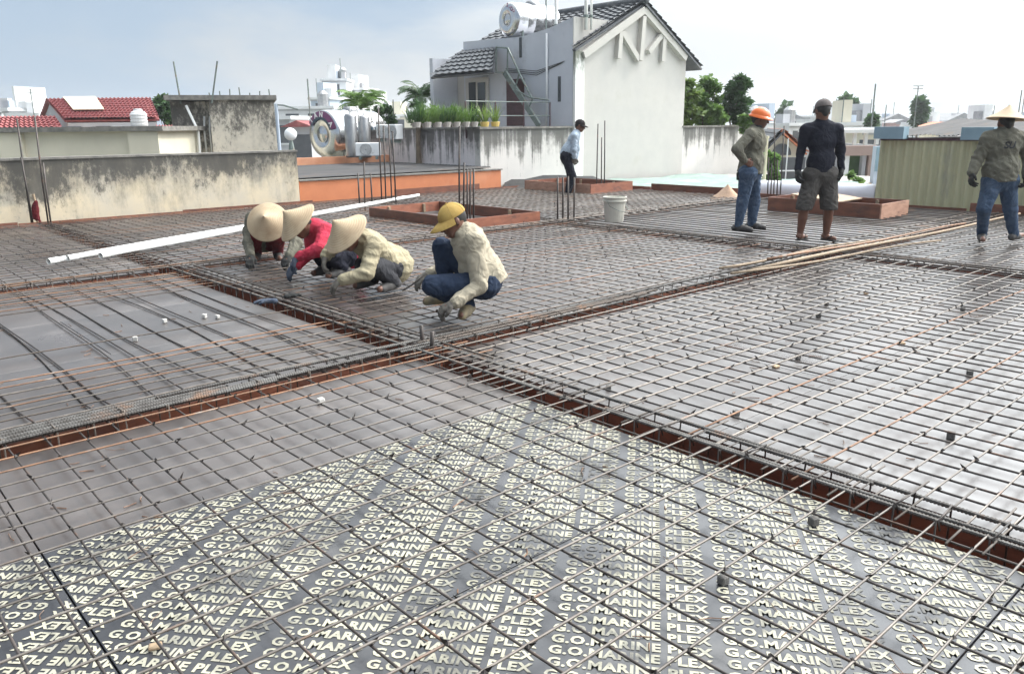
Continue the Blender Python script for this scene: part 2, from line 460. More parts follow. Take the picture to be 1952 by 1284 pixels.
SHEETS = {}
def sheet(x0, x1, y0, y1, m):
    g = 0.0024
    dz = RND.uniform(-.0012, .0)
    o = bevelled('plywood_sheet', (x0 + g, y0 + g, -.018 + dz), (x1 - g, y1 - g, dz), MATS[m], deck, w=.0012)
    return o
def splits(a, b, step, off):
    out = [a]; v = a + off
    while v < b - 0.3:
        if v > a + 0.2: out.append(v)
        v += step
    out.append(b)
    return out
lettered = []
xs_n, ys_n = [-2.3, 0.43, 2.68], [-1.6, -.56, .57, 1.71, 2.845, 3.87]
for i in range(2):
    for j in range(5):
        is_l = 0 < j < 4
        sheet(xs_n[i], xs_n[i+1], ys_n[j], ys_n[j+1], 'film_grey' if is_l else 'film_brown')
        if is_l: lettered.append((xs_n[i], xs_n[i+1], ys_n[j], ys_n[j+1], i, j))
for bi, (xa, xb) in enumerate(XS):
    for bj, (ya, yb) in enumerate(YS):
        if bi == 0 and bj == 0: continue
        if bi == 0: xa2 = -2.3
        else: xa2 = xa
        for k, (a, b) in enumerate(zip(*(lambda s: (s[:-1], s[1:]))(splits(ya, yb, 1.22, 1.22 - .13 * bi)))):
            xx = splits(xa2, xb, 2.44, 2.44 if k % 2 == 0 else 1.22)
            for c, d in zip(xx[:-1], xx[1:]):
                if bi == 1 and bj == 2 and False: continue
                sheet(c, d, a, b, 'film_brown')

# trough boards of the beams
def trough(axis, lo, hi, s0, s1, gaps):
    t = .018
    segs = []
    edges = [s0] + [v for g in gaps for v in g] + [s1]
    for a, b in zip(edges[0::2], edges[1::2]):
        n = max(1, int((b - a) / 2.44 + .99))
        for i in range(n): segs.append((a + (b - a) * i / n, a + (b - a) * (i + 1) / n))
    for a, b in segs:
        for side in (0, 1):
            p0, p1 = (lo - t, lo - .0005) if side == 0 else (hi + .0005, hi + t)
            z0, z1 = -.32, -.0195
            A, B = ((p0, a + .002, z0), (p1, b - .002, z1)) if axis == 'y' else ((a + .002, p0, z0), (b - .002, p1, z1))
            bevelled('side_board', A, B, MATS['board_red'], deck, w=.001)
        A, B = ((lo + .001, a + .002, -.32), (hi - .001, b - .002, -.302)) if axis == 'y' else ((a + .002, lo + .001, -.32), (b - .002, hi - .001, -.302))
        bevelled('bottom_board', A, B, MATS['board_red'], deck, w=.001)
trough('y', *TR['b1'], -1.6, 13.6, [TR['b2'], TR['b3']])
trough('y', *TR['b5'], -1.6, 13.6, [TR['b2'], TR['b3']])
trough('x', *TR['b2'], -2.3, 13.55, [TR['b1'], TR['b5']])
trough('x', *TR['b3'], -2.3, 13.55, [TR['b1'], TR['b5']])
for xa, xb in (TR['b1'], TR['b5']):
    for ya, yb in (TR['b2'], TR['b3']):
        bevelled('bottom_board', (xa + .001, ya + .001, -.32), (xb - .001, yb - .001, -.302), MATS['board_red'], deck, w=.001)
# edge boards round the outside of the deck
def edge_board(a, b, z0, z1, m='board_red', t=.02, parent=None):
    mb = MB(); mb.beam((a[0], a[1], (z0 + z1)/2), (b[0], b[1], (z0 + z1)/2), t, z1 - z0)
    return part('edge_board', mb, MATS[m], parent or deck)
ex = -2.3
for i in range(4):
    edge_board((ex + i*2.4, 13.63), (ex + (i+1)*2.4 - .01, 13.63), -.2, .05 + .02*(i % 2))
edge_board((7.31, 13.64), (9.3, 13.64), -.2, .04); edge_board((9.1, 13.60), (11.3, 13.60), -.1, .16)
edge_board((11.32, 13.63), (13.5, 13.63), -.2, .05)
for i, (a, b, h, m) in enumerate([(-1.6, .9, .10, 'board_red'), (.92, 3.1, .07, 'board_red'), (3.12, 4.5, .15, 'board_red'), (4.55, 6.6, .06, 'board_red'), (6.65, 8.6, .10, 'board_red'), (8.62, 10.7, .17, 'board_red'), (10.72, 13.6, .10, 'board_red')]):
    edge_board((13.58 + .004*i, a), (13.58 + .004*i, b), -.2, h, m)

# printed lettering on the near sheets
cu = bpy.data.curves.new('line_of_print', 'FONT')
cu.body = 'G.O.MARINE PLEX'; cu.size = 1.0; cu.offset = 0.041; cu.resolution_u = 2; cu.space_character = 1.08
to = bpy.data.objects.new('line_of_print', cu); COL.objects.link(to)
bpy.context.view_layer.update()
dg = bpy.context.evaluated_depsgraph_get()
tm = bpy.data.meshes.new_from_object(to.evaluated_get(dg))
tv = np.empty(len(tm.vertices)*3); tm.vertices.foreach_get('co', tv); tv = tv.reshape(-1, 3)[:, :2]
tf = [tuple(p.vertices) for p in tm.polygons]
bpy.data.objects.remove(to); bpy.data.curves.remove(cu); bpy.data.meshes.remove(tm)
tv[:, 0] -= tv[:, 0].min(); tv[:, 1] -= tv[:, 1].min()
tv[:, 0] *= 0.436 / tv[:, 0].max(); tv[:, 1] *= 0.0375 / tv[:, 1].max()
print_sheets = [o for o in deck.children if o.data.materials[0].name == 'film_grey']
for (x0, x1, y0, y1, i, j) in lettered:
    if x1 < .5 and j != 3: 
        if j == 1: continue
    ang = math.radians(-51.5 if i == 1 else -47 + 180) + math.radians([0, .8, -.5, 0][j])
    ca, sa = math.cos(ang), math.sin(ang)
    cx, cy = (x0 + x1)/2 + (.05, .21, .0, .13)[j], (y0 + y1)/2 + (.02, .0, .11, .05)[j]
    bm = bmesh.new()
    VS, FS = [], []
    cnt = 0
    for c in range(-5, 6):
        for r in range(-40, 41):
            bx, by = c*.468 - .21, r*.0500 + (c % 2)*.012
            mx, my = bx + .21, by + .017
            wx, wy = cx + ca*mx - sa*my, cy + sa*mx + ca*my
            if not (x0 - .25 < wx < x1 + .25 and y0 - .25 < wy < y1 + .25): continue
            if wx < -.6: continue
            p = tv + np.array([bx + RND.uniform(-.002, .002), by + RND.uniform(-.0012, .0012)])
            W = np.stack([cx + ca*p[:, 0] - sa*p[:, 1], cy + sa*p[:, 0] + ca*p[:, 1], np.full(len(p), .0012)], 1)
            VS.append(W); FS += [tuple(k + cnt for k in f) for f in tf]; cnt += len(p)
    me = bpy.data.meshes.new('printed_lettering')
    me.from_pydata(np.concatenate(VS).tolist(), [], FS)
    bm.from_mesh(me)
    e = .006
    for co, no in (((x0 + e, 0, 0), (-1, 0, 0)), ((x1 - e, 0, 0), (1, 0, 0)), ((0, y0 + e, 0), (0, -1, 0)), ((0, y1 - e, 0), (0, 1, 0))):
        bmesh.ops.bisect_plane(bm, geom=bm.verts[:] + bm.edges[:] + bm.faces[:], plane_co=co, plane_no=no, clear_outer=True)
    for f in bm.faces:
        if f.normal.z < 0: f.normal_flip()
    bm.to_mesh(me); bm.free()
    host = min(print_sheets, key=lambda o: (Vector(o.bound_box[0]) - Vector((x0, y0, 0))).length)
    link('printed_lettering', me, MATS['letter_print'], host)

# ------------------------------------------------------------------ reinforcement mats
def wavy(a, b, n, amp, zamp):
    a, b = Vector(a), Vector(b)
    d = (b - a); L = d.length; d.normalize(); s = Vector((-d.y, d.x, 0))
    f1, p1, f2, p2 = RND.uniform(.6, 1.4), RND.uniform(0, 6.3), RND.uniform(1.6, 3), RND.uniform(0, 6.3)
    k = RND.uniform(-1, 1)
    out = []
    for i in range(n + 1):
        t = i / n
        off = amp*(math.sin(f1*L*t + p1) + .5*math.sin(f2*L*t + p2) + k*(t - .5)*1.2)
        out.append(a + d*(L*t) + s*off + Vector((0, 0, zamp*math.sin(f2*1.3*L*t + p1*2))))
    return out

def knots_mesh(pts, r):
    mb = MB()
    for (x, y, z) in pts:
        a = RND.uniform(0, 6.28); q = r*RND.uniform(.8, 1.5)
        c, s = math.cos(a)*q, math.sin(a)*q
        mb.add([(x + c, y + s, z), (x - s, y + c, z), (x - c, y - s, z), (x + s, y - c, z), (x, y, z + q*.9), (x + c*.3, y + s*.3, z - q*.9), (x + c*2.2, y + s*2.2, z + q*RND.uniform(.6, 2.6))],
               [(0,1,4),(1,2,4),(2,3,4),(3,0,4),(1,0,5),(2,1,5),(3,2,5),(0,3,5),(4,0,6),(0,4,6)])
    return mb

def rebar_mat(label, ya, xb, xr, yr, za=.050, ra=.0042, rb=.0045, amp=.006, ma=('bar_pale', 'bar_rust', .2), mb_=('bar_dark', 'bar_pale', .06), knot=1.0, seg=.55, sides=6, skip=None):
    t = thing('rebar_mat', label, 'rebar mat', ((xr[0]+xr[1])/2, (yr[0]+yr[1])/2, 0), 'rebar mats tied over the bays of the deck')
    off = -Vector(t.location)
    zb = za - ra - rb + .0005
    def bar(a, b, r, m):
        L = (Vector(b) - Vector(a)).length
        mbb = MB(); mbb.tube([p + off for p in wavy(a, b, max(2, int(L/seg)), amp, .0025)], r, sides)
        part('bar', mbb, MATS[m], t, smooth=True)
    for y in ya:
        x0, x1 = xr
        if skip:
            pieces = skip('a', y, x0, x1)
        else: pieces = [(x0, x1)]
        for (p, q) in pieces:
            bar((p + RND.uniform(-.08, .08), y, za), (q + RND.uniform(-.08, .08), y, za), ra, ma[1] if RND.random() < (ma[2] if not callable(ma[2]) else ma[2](y)) else ma[0])
    for x in xb:
        y0, y1 = yr
        pieces = skip('b', x, y0, y1) if skip else [(y0, y1)]
        for (p, q) in pieces:
            bar((x, p + RND.uniform(-.06, .06), zb), (x, q + RND.uniform(-.06, .06), zb), rb, mb_[1] if RND.random() < mb_[2] else mb_[0])
    if knot > 0:
        ks = []
        for iy, y in enumerate(ya):
            for ix, x in enumerate(xb):
                if (ix + iy) % 2 and RND.random() < .85: continue
                if RND.random() > knot: continue
                if skip and (not any(p < x < q for p, q in skip('a', y, *xr)) or not any(p < y < q for p, q in skip('b', x, *yr))): continue
                ks.append((x + off.x, y + off.y, za + RND.uniform(-.004, .004)))
        k = part('tie_wire', knots_mesh(ks, .0072), MATS['wire'], t); k['kind'] = 'stuff'
    return t
def rng(a, b, s, j=.012):
    out, v = [], a
    while v < b:
        out.append(v + RND.uniform(-j, j)); v += s
    return out
# foreground mat (bar lines as measured on site)
H_ = 1.36/1.37*1.37
ya_n = [.14, .29] + [v*1.335 for v in (.33, .442, .546, .658, .775, .894, .996)] + [1.48, 1.625, 1.775, 1.915, 2.055, 2.20, 2.34, 2.49, 2.62, 2.76, 2.86, 3.00, 3.13, 3.27, 3.42, 3.57, 3.71, 3.84]
xb_n = [-1.3, -1.16, -1.02, -.88, -.74, -.6, -.47, -.33, -.19, -.05, .10, .24, .385, .53, .67, .81, .95, 1.09, 1.24, 1.40] + [v*1.335 for v in (1.151, 1.249, 1.352, 1.454, 1.563, 1.661, 1.767, 1.869, 1.966)]
rebar_mat('pale rebar mat over the lettered plywood in the foreground', ya_n, xb_n, (-1.5, 3.02), (-.9, 4.02), ra=.0042, rb=.0042, amp=.006, ma=('bar_mid', 'bar_rust', lambda y: .4 if y > 2.8 else .04), knot=1.0, seg=.3, sides=8)
rebar_mat('large rebar mat on the bright glossy deck filling the right foreground', rng(-1.3, 3.8, .141), rng(3.0, 8.1, .130), (2.62, 8.25), (-1.5, 3.98), ra=.0045, rb=.0048, amp=.007, ma=('bar_pale', 'bar_rust', .07), knot=1.0, seg=.4)
rebar_mat('rebar mat that the four squatting workers are tying', rng(4.22, 8.0, .150), rng(3.0, 8.1, .145), (2.75, 8.25), (3.98, 8.18), amp=.009, ma=('bar_beam', 'bar_rust', .2), knot=.6, seg=.5, sides=5)
def hole(kind, v, a, b):
    if kind == 'a' and 8.33 < v < 10.8: return [(a, 6.72), (8.12, b)]
    if kind == 'b' and 6.76 < v < 8.1: return [(10.75, b)]
    return [(a, b)]
rebar_mat('rebar mat beside the orange parapet with a framed opening in it', rng(8.4, 13.5, .165), rng(3.05, 8.1, .16), (2.75, 8.25), (8.2, 13.55), amp=.01, ma=('bar_beam', 'bar_rust', .15), knot=.45, seg=.7, sides=5, skip=hole)
rebar_mat('rebar mat at the foot of the stained yellowish wall, left of the long white pipes', rng(8.4, 13.5, .160), rng(-1.6, 2.66, .155), (-1.8, 2.85), (8.2, 13.55), amp=.01, ma=('bar_beam', 'bar_dark', .3), knot=.45, seg=.7, sides=5)
rebar_mat('bars laid close together where the two standing men chat', [4.3, 7.85], rng(8.42, 13.5, .19), (8.2, 13.5), (3.98, 8.2), ra=.006, rb=.0085, amp=.012, ma=('bar_beam', 'bar_rust', .2), mb_=('bar_dark', 'bar_beam', .3), knot=.2, seg=.6, sides=5)
rebar_mat('rebar mat under the feet of the worker at the right edge', rng(-1.2, 3.8, .155), rng(8.42, 13.5, .15), (8.2, 13.5), (-1.5, 3.98), amp=.01, ma=('bar_pale', 'bar_beam', .4), knot=.4, seg=.7, sides=5)
def hole2(kind, v, a, b):
    if kind == 'a' and v > 10.95: return [(a, 12.0)]
    if kind == 'b' and v > 12.0: return [(a, 10.95)]
    return [(a, b)]
rebar_mat('far rebar mat between the white bucket and the bending man', rng(8.4, 13.5, .165), rng(8.42, 13.5, .165), (8.2, 13.5), (8.2, 13.55), amp=.01, ma=('bar_beam', 'bar_pale', .3), mb_=('bar_dark', 'bar_beam', .4), knot=.3, seg=.8, sides=5, skip=hole2)

# loose, bent bars on the left bay
tl = thing('rebar_mat', 'sparse bent bars lying loose on the left bay, not yet tied', 'rebar mat', (.4, 6.0, 0), 'rebar mats tied over the bays of the deck')
offl = -Vector(tl.location)
xs_l = [-1.35, -1.12, -.86, -.6, -.38, -.1, .12, .32, .58, .80, 1.02, 1.10, 1.34, 1.42, 1.62, 1.86, 1.94, 2.16, 2.36, 2.42, 2.58]
for i, x in enumerate(xs_l):
    pts = []
    bow, ph, slope = RND.uniform(.03, .10)*(1 if RND.random() < .7 else -.5), RND.uniform(-.3, .3), RND.uniform(-.05, .07)
    for k in range(19):
        t = k/18
        y = 3.95 + t*4.3
        pts.append(Vector((x - .06 + bow*math.sin(math.pi*t + ph) + slope*(t - .5) + .012*math.sin(9*t + i), y, .011 + (.02 if (t < .06 or t > .94) else 0) + .006*math.sin(5*t + i))) + offl)
    mb = MB(); mb.tube(pts, .0052, 6)
    part('bar', mb, MATS['bar_dark'], tl, smooth=True)
for y, m in [(4.20,'bar_pale'),(4.31,'bar_beam'),(4.42,'bar_pale'),(4.53,'bar_rust'),(4.64,'bar_beam'),(4.77,'bar_pale'),(4.93,'bar_rust'),(5.02,'bar_rust'),(5.58,'bar_beam'),(6.92,'bar_beam'),(7.10,'bar_rust'),(7.22,'bar_beam'),(7.34,'bar_rust'),(7.45,'bar_beam'),(7.56,'bar_rust'),(7.68,'bar_beam'),(7.79,'bar_beam'),(7.9,'bar_rust')]:
    mb = MB(); mb.tube([p + offl for p in wavy((-1.7, y + RND.uniform(-.02,.02), .027), (2.84, y + RND.uniform(-.04,.03), .03), 10, .008, .003)], .0044, 6)
    part('bar', mb, MATS[m], tl, smooth=True)

# ------------------------------------------------------------------ beam cages
def ribbed(pts, r, n=8, pitch=.013):
    a, b = Vector(pts[0]), Vector(pts[-1])
    L = sum((Vector(q) - Vector(p)).length for p, q in zip(pts[:-1], pts[1:]))
    k = int(L/pitch)
    P, R = [], []
    cum = [0]
    for p, q in zip(pts[:-1], pts[1:]): cum.append(cum[-1] + (Vector(q) - Vector(p)).length)
    j = 0
    for i in range(k + 1):
        for (o, rr) in ((0, r*.93), (.38, r*.93), (.5, r*1.16), (.88, r*1.16)):
            s = min((i + o)*pitch, L)
            while j < len(pts) - 2 and cum[j+1] < s: j += 1
            t = (s - cum[j])/max(1e-6, cum[j+1] - cum[j])
            P.append(Vector(pts[j]).lerp(Vector(pts[j+1]), min(1, t))); R.append(rr)
    mb = MB(); mb.tube(P, r, n, radii=R)
    return mb

def cage(label, axis, lo, hi, s0, s1, spacing, bars, ztop=.060, zbot=-.255, near=None, r_st=.0038):
    t = thing('beam_cage', label, 'rebar cage', ((lo+hi)/2, (s0+s1)/2, zbot) if axis == 'y' else ((s0+s1)/2, (lo+hi)/2, zbot), 'rebar cages standing in the beam troughs')
    base = Vector(t.location)
    P = (lambda w, s, z: Vector((w, s, z)) - base) if axis == 'y' else (lambda w, s, z: Vector((s, w, z)) - base)
    w0, w1 = lo + .05, hi - .02
    # stirrup mesh shared
    mb = MB()
    c = (w0 + w1)/2; hw = (w1 - w0)/2
    cc = Vector((c, 0, 0)) if axis == 'y' else Vector((0, c, 0))
    def Q(w, z, sh=0): return (Vector((w - c, sh, z - zbot)) if axis == 'y' else Vector((sh, w - c, z - zbot)))
    pts = [Q(w0 + .03, ztop - .035, .012), Q(w0 + .006, ztop - .002, .006), Q(w0, ztop, .004), Q(w0, zbot, 0), Q(w1, zbot, 0), Q(w1, ztop, 0), Q(w0, ztop, -.004), Q(w0 + .012, ztop - .04, -.008)]
    mb.tube(pts, r_st, 5)
    sm = mb.mesh('stirrup', True); sm.materials.append(MATS['bar_dark' if axis == 'y' else 'bar_beam'])
    n = int((s1 - s0)/spacing)
    for i in range(n + 1):
        s = s0 + i*spacing + RND.uniform(-.03, .03)
        o = link('stirrup', sm, None, t)
        o.location = (0, s - base.y, RND.uniform(-.008, .012)) if axis == 'y' else (s - base.x, 0, RND.uniform(-.008, .012))
        o.rotation_euler = (RND.uniform(-.07, .07), RND.uniform(-.05, .05), RND.uniform(-.06, .06))
    for (w, z, a, b, r, m, rib) in bars:
        k = max(3, int((b - a)/.5))
        p1 = RND.uniform(0, 6); amp = .006
        pts = [P(w + amp*math.sin(1.1*a + 1.7*(b-a)*i/k + p1), a + (b - a)*i/k, z + .004*math.sin(2.1*(b-a)*i/k + p1)) for i in range(k + 1)]
        if rib:
            part('long_bar', ribbed(pts, r), MATS[m], t, smooth=False)
        else:
            mb = MB(); mb.tube(pts, r, 6); part('long_bar', mb, MATS[m], t, smooth=True)
    return t
cage('rebar cage in the long trough running from the right foreground to the far left', 'y', *TR['b1'], -1.4, 13.5, .150, [
    (2.738, .050, -1.4, 3.2, .0085, 'bar_thick', True), (2.760, .052, -.6, 2.4, .0085, 'bar_thick', True), (2.878, .052, -1.4, 3.8, .0085, 'bar_thick', True), (2.850, .050, 1.15, 1.9, .0085, 'bar_thick', True),
    (2.722, .050, 2.6, 8.2, .008, 'bar_thick', True), (2.868, .050, 3.2, 8.4, .008, 'bar_thick', True), (2.90, .064, 3.4, 8.0, .006, 'bar_beam', False), (2.80, .052, 4.4, 8.3, .007, 'bar_beam', False), (2.93, .06, 5.2, 8.1, .006, 'bar_pale', False),
    (2.722, .05, 8.2, 13.5, .008, 'bar_beam', False), (2.868, .05, 8.2, 13.5, .008, 'bar_beam', False),
    (2.73, -.245, -1.4, 13.5, .008, 'bar_beam', False), (2.86, -.245, -1.4, 13.5, .008, 'bar_beam', False), (2.795, -.245, -1.4, 13.5, .008, 'bar_beam', False)])
cage('rebar cage of the cross beam with four thick ribbed bars at its near left end', 'x', *TR['b2'], -2.1, 13.4, .165, [
    (3.913, .056, -2.1, 1.8, .0095, 'bar_thick', True), (3.952, .058, -2.1, 2.75, .0095, 'bar_thick', True), (3.99, .060, -2.1, 1.55, .0095, 'bar_thick', True), (4.03, .060, -2.1, 1.2, .0095, 'bar_thick', True), (4.055, .058, -2.1, 2.75, .0085, 'bar_thick', True),
    (3.93, .060, 1.3, 2.9, .009, 'bar_thick', True), (3.91, .052, 2.6, 8.2, .0085, 'bar_thick', True), (3.955, .056, 2.7, 5.0, .0085, 'bar_beam', True), (4.0, .058, 2.8, 5.2, .0085, 'bar_beam', True), (4.055, .056, 2.6, 8.2, .0085, 'bar_thick', True), (4.08, .07, 3.0, 7.4, .006, 'bar_beam', False),
    (3.91, .05, 8.2, 13.4, .008, 'bar_beam', False), (4.05, .05, 8.2, 13.4, .008, 'bar_beam', False), (3.98, .056, 6.5, 10.2, .008, 'bar_beam', False),
    (3.92, -.245, -2.1, 13.4, .008, 'bar_beam', False), (4.045, -.245, -2.1, 13.4, .008, 'bar_beam', False)])
cage('rebar cage of the farther cross beam behind the squatting workers', 'x', *TR['b3'], -2.1, 13.4, .18, [
    (8.09, .05, -2.1, 13.4, .008, 'bar_beam', False), (8.25, .05, -2.1, 13.4, .008, 'bar_beam', False), (8.17, .055, -2.1, 4.0, .007, 'bar_rust', False), (8.13, .06, 3.0, 13.0, .007, 'bar_beam', False), (8.10, -.245, -2.1, 13.4, .008, 'bar_beam', False)])
cage('rebar cage in the trough passing behind the man in shorts', 'y', *TR['b5'], -1.4, 13.5, .17, [
    (8.14, .05, -1.4, 13.5, .009, 'bar_beam', False), (8.29, .05, -1.4, 13.5, .009, 'bar_beam', False), (8.2, .056, .5, 7.0, .008, 'bar_dark', False), (8.15, -.245, -1.4, 13.5, .008, 'bar_beam', False)])

# snipped tie wire and small offcuts scattered over the sheets
mb = MB()
for i in range(520):
    x, y = RND.uniform(-.4, 8.0), RND.uniform(.2, 8.0)
    if any(a - .02 < x < b + .02 for a, b in (TR['b1'], TR['b5'])) or any(a - .02 < y < b + .02 for a, b in (TR['b2'], TR['b3'])): continue
    a = RND.uniform(0, 6.28); L = RND.uniform(.02, .09); k = RND.uniform(-.6, .6)
    p0 = Vector((x, y, .003)); p1 = p0 + Vector((math.cos(a), math.sin(a), 0))*L*.5; p2 = p1 + Vector((math.cos(a + k), math.sin(a + k), RND.uniform(0, .2)))*L*.5
    mb.tube([p0, p1, p2], RND.choice((.0012, .0016, .0022)), 4)
o = part('wire_offcuts', mb, MATS['bar_rust']); tag(o, 'snipped tie wire and offcuts scattered over the plywood', 'offcuts', kind='stuff')
# ------------------------------------------------------------------ people (bodies as one closed surface each)
def surface_nets(F, org, h):
    S = F < 0
    nx, ny, nz = F.shape
    offs = [(i, j, k) for i in (0, 1) for j in (0, 1) for k in (0, 1)]
    cnt = np.zeros((nx-1, ny-1, nz-1), np.int8)
    for (i, j, k) in offs: cnt += S[i:nx-1+i, j:ny-1+j, k:nz-1+k]
    mask = (cnt > 0) & (cnt < 8)
    idx = np.argwhere(mask)
    vals = np.stack([F[idx[:, 0]+i, idx[:, 1]+j, idx[:, 2]+k] for (i, j, k) in offs], 1)
    O = np.array(offs, float)
    acc = np.zeros((len(idx), 3)); n = np.zeros(len(idx))
    for a in range(8):
        for b in range(a+1, 8):
            if np.abs(O[a] - O[b]).sum() != 1: continue
            va, vb = vals[:, a], vals[:, b]
            m = (va < 0) != (vb < 0)
            t = np.where(m, va/np.where(m, va - vb, 1), 0)
            acc += np.where(m[:, None], O[a] + t[:, None]*(O[b] - O[a]), 0); n += m
    V = (idx + acc/n[:, None])*h + org
    vid = -np.ones(mask.shape, np.int64); vid[mask] = np.arange(len(idx))
    faces = []
    for ax in range(3):
        sl0 = [slice(None)]*3; sl1 = [slice(None)]*3
        sl0[ax] = slice(0, -1); sl1[ax] = slice(1, None)
        d = S[tuple(sl0)] != S[tuple(sl1)]
        e = np.argwhere(d)
        o1, o2 = [q for q in range(3) if q != ax]
        ok = (e[:, o1] > 0) & (e[:, o2] > 0) & (e[:, o1] < F.shape[o1]-1) & (e[:, o2] < F.shape[o2]-1)
        e = e[ok]
        u = np.zeros(3, int); u[o1] = 1
        w = np.zeros(3, int); w[o2] = 1
        q = [e - u - w, e - w, e, e - u]
        ids = np.stack([vid[p[:, 0], p[:, 1], p[:, 2]] for p in q], 1)
        inside = S[e[:, 0], e[:, 1], e[:, 2]]
        flip = inside if ax != 1 else ~inside
        ids = np.where(flip[:, None], ids, ids[:, ::-1])
        faces.append(ids)
    Fc = np.concatenate(faces)
    Fc = Fc[(Fc >= 0).all(1)]
    return V, Fc

class SDF:
    def __init__(s): s.p = []
    def cap(s, a, b, ra, rb=None, k=.02):
        s.p.append(('c', np.array(a, float), np.array(b, float), ra, ra if rb is None else rb, k)); return s
    def ell(s, c, r, ax=None, k=.02):
        A = np.eye(3) if ax is None else np.array(ax, float)
        s.p.append(('e', np.array(c, float), np.array(r, float), A, k)); return s
    def cut(s, c, n):
        s.p.append(('x', np.array(c, float), np.array(n, float)/np.linalg.norm(n))); return s
    def mesh(s, name, h, wrinkle=0.0, seed=0, smooth_it=1):
        lo = np.full(3, 9.); hi = np.full(3, -9.)
        for p in s.p:
            if p[0] == 'c':
                r = max(p[3], p[4]); lo = np.minimum(lo, np.minimum(p[1], p[2]) - r); hi = np.maximum(hi, np.maximum(p[1], p[2]) + r)
            elif p[0] == 'e':
                r = p[2].max(); lo = np.minimum(lo, p[1] - r); hi = np.maximum(hi, p[1] + r)
        lo -= .03; hi += .03
        n = np.ceil((hi - lo)/h).astype(int) + 1
        F = np.full(n, .5)
        ax = [lo[i] + h*np.arange(n[i]) for i in range(3)]
        for p in s.p:
            if p[0] == 'x': continue
            if p[0] == 'c': r = max(p[3], p[4]); a0 = np.minimum(p[1], p[2]) - r; a1 = np.maximum(p[1], p[2]) + r; k = p[5]
            else: r = p[2].max(); a0 = p[1] - r; a1 = p[1] + r; k = p[4]
            m = .05 + k
            i0 = np.maximum(((a0 - m - lo)/h).astype(int), 0); i1 = np.minimum(((a1 + m - lo)/h).astype(int) + 2, n)
            X = np.stack(np.meshgrid(ax[0][i0[0]:i1[0]], ax[1][i0[1]:i1[1]], ax[2][i0[2]:i1[2]], indexing='ij'), -1)
            if p[0] == 'c':
                ba = p[2] - p[1]; L2 = max(1e-9, ba @ ba)
                t = np.clip(((X - p[1]) @ ba)/L2, 0, 1)
                d = np.linalg.norm(X - p[1] - t[..., None]*ba, axis=-1) - (p[3] + (p[4] - p[3])*t)
            else:
                q = (X - p[1]) @ p[3].T
                k0 = np.linalg.norm(q/p[2], axis=-1); k1 = np.linalg.norm(q/(p[2]**2), axis=-1) + 1e-9
                d = k0*(k0 - 1)/k1
            sub = F[i0[0]:i1[0], i0[1]:i1[1], i0[2]:i1[2]]
            if k > 0:
                hh = np.clip(.5 + .5*(sub - d)/k, 0, 1)
                new = sub*(1 - hh) + d*hh - k*hh*(1 - hh)
            else: new = np.minimum(sub, d)
            F[i0[0]:i1[0], i0[1]:i1[1], i0[2]:i1[2]] = new
        if wrinkle or any(p[0] == 'x' for p in s.p):
            X = np.stack(np.meshgrid(*ax, indexing='ij'), -1)
            if wrinkle:
                rs = np.random.RandomState(seed)
                W = np.zeros(F.shape)
                for i in range(3):
                    kv = rs.normal(size=3); kv *= rs.uniform(12, 22)/np.linalg.norm(kv)
                    W += .35*np.sin(X @ kv + rs.uniform(0, 6))
                for i in range(6):
                    kv = rs.normal(size=3); kv *= rs.uniform(30, 70)/np.linalg.norm(kv)
                    wv = rs.normal(size=3)*8; ev = rs.normal(size=3)*7
                    env = np.clip(.5 + .9*np.sin(X @ ev + rs.uniform(0, 6)), 0, 1)
                    W += .62*env*(np.abs(np.sin(X @ kv + rs.uniform(0, 6) + 1.3*np.sin(X @ wv + rs.uniform(0, 6)))) - .6)
                F = F + wrinkle*W
            for p in s.p:
                if p[0] == 'x': F = np.maximum(F, (X - p[1]) @ p[2])
        F[0] = F[-1] = 1; F[:, 0] = F[:, -1] = 1; F[:, :, 0] = F[:, :, -1] = 1
        V, Q = surface_nets(F, lo, h)
        me = bpy.data.meshes.new(name)
        me.vertices.add(len(V)); me.vertices.foreach_set('co', V.ravel())
        me.loops.add(len(Q)*4); me.loops.foreach_set('vertex_index', Q.ravel())
        me.polygons.add(len(Q)); me.polygons.foreach_set('loop_start', np.arange(len(Q))*4); me.polygons.foreach_set('loop_total', np.full(len(Q), 4))
        me.polygons.foreach_set('use_smooth', np.ones(len(Q), bool))
        me.update(calc_edges=True); me.validate()
        return me

def nrm(v): v = np.array(v, float); return v/(np.linalg.norm(v) + 1e-9)

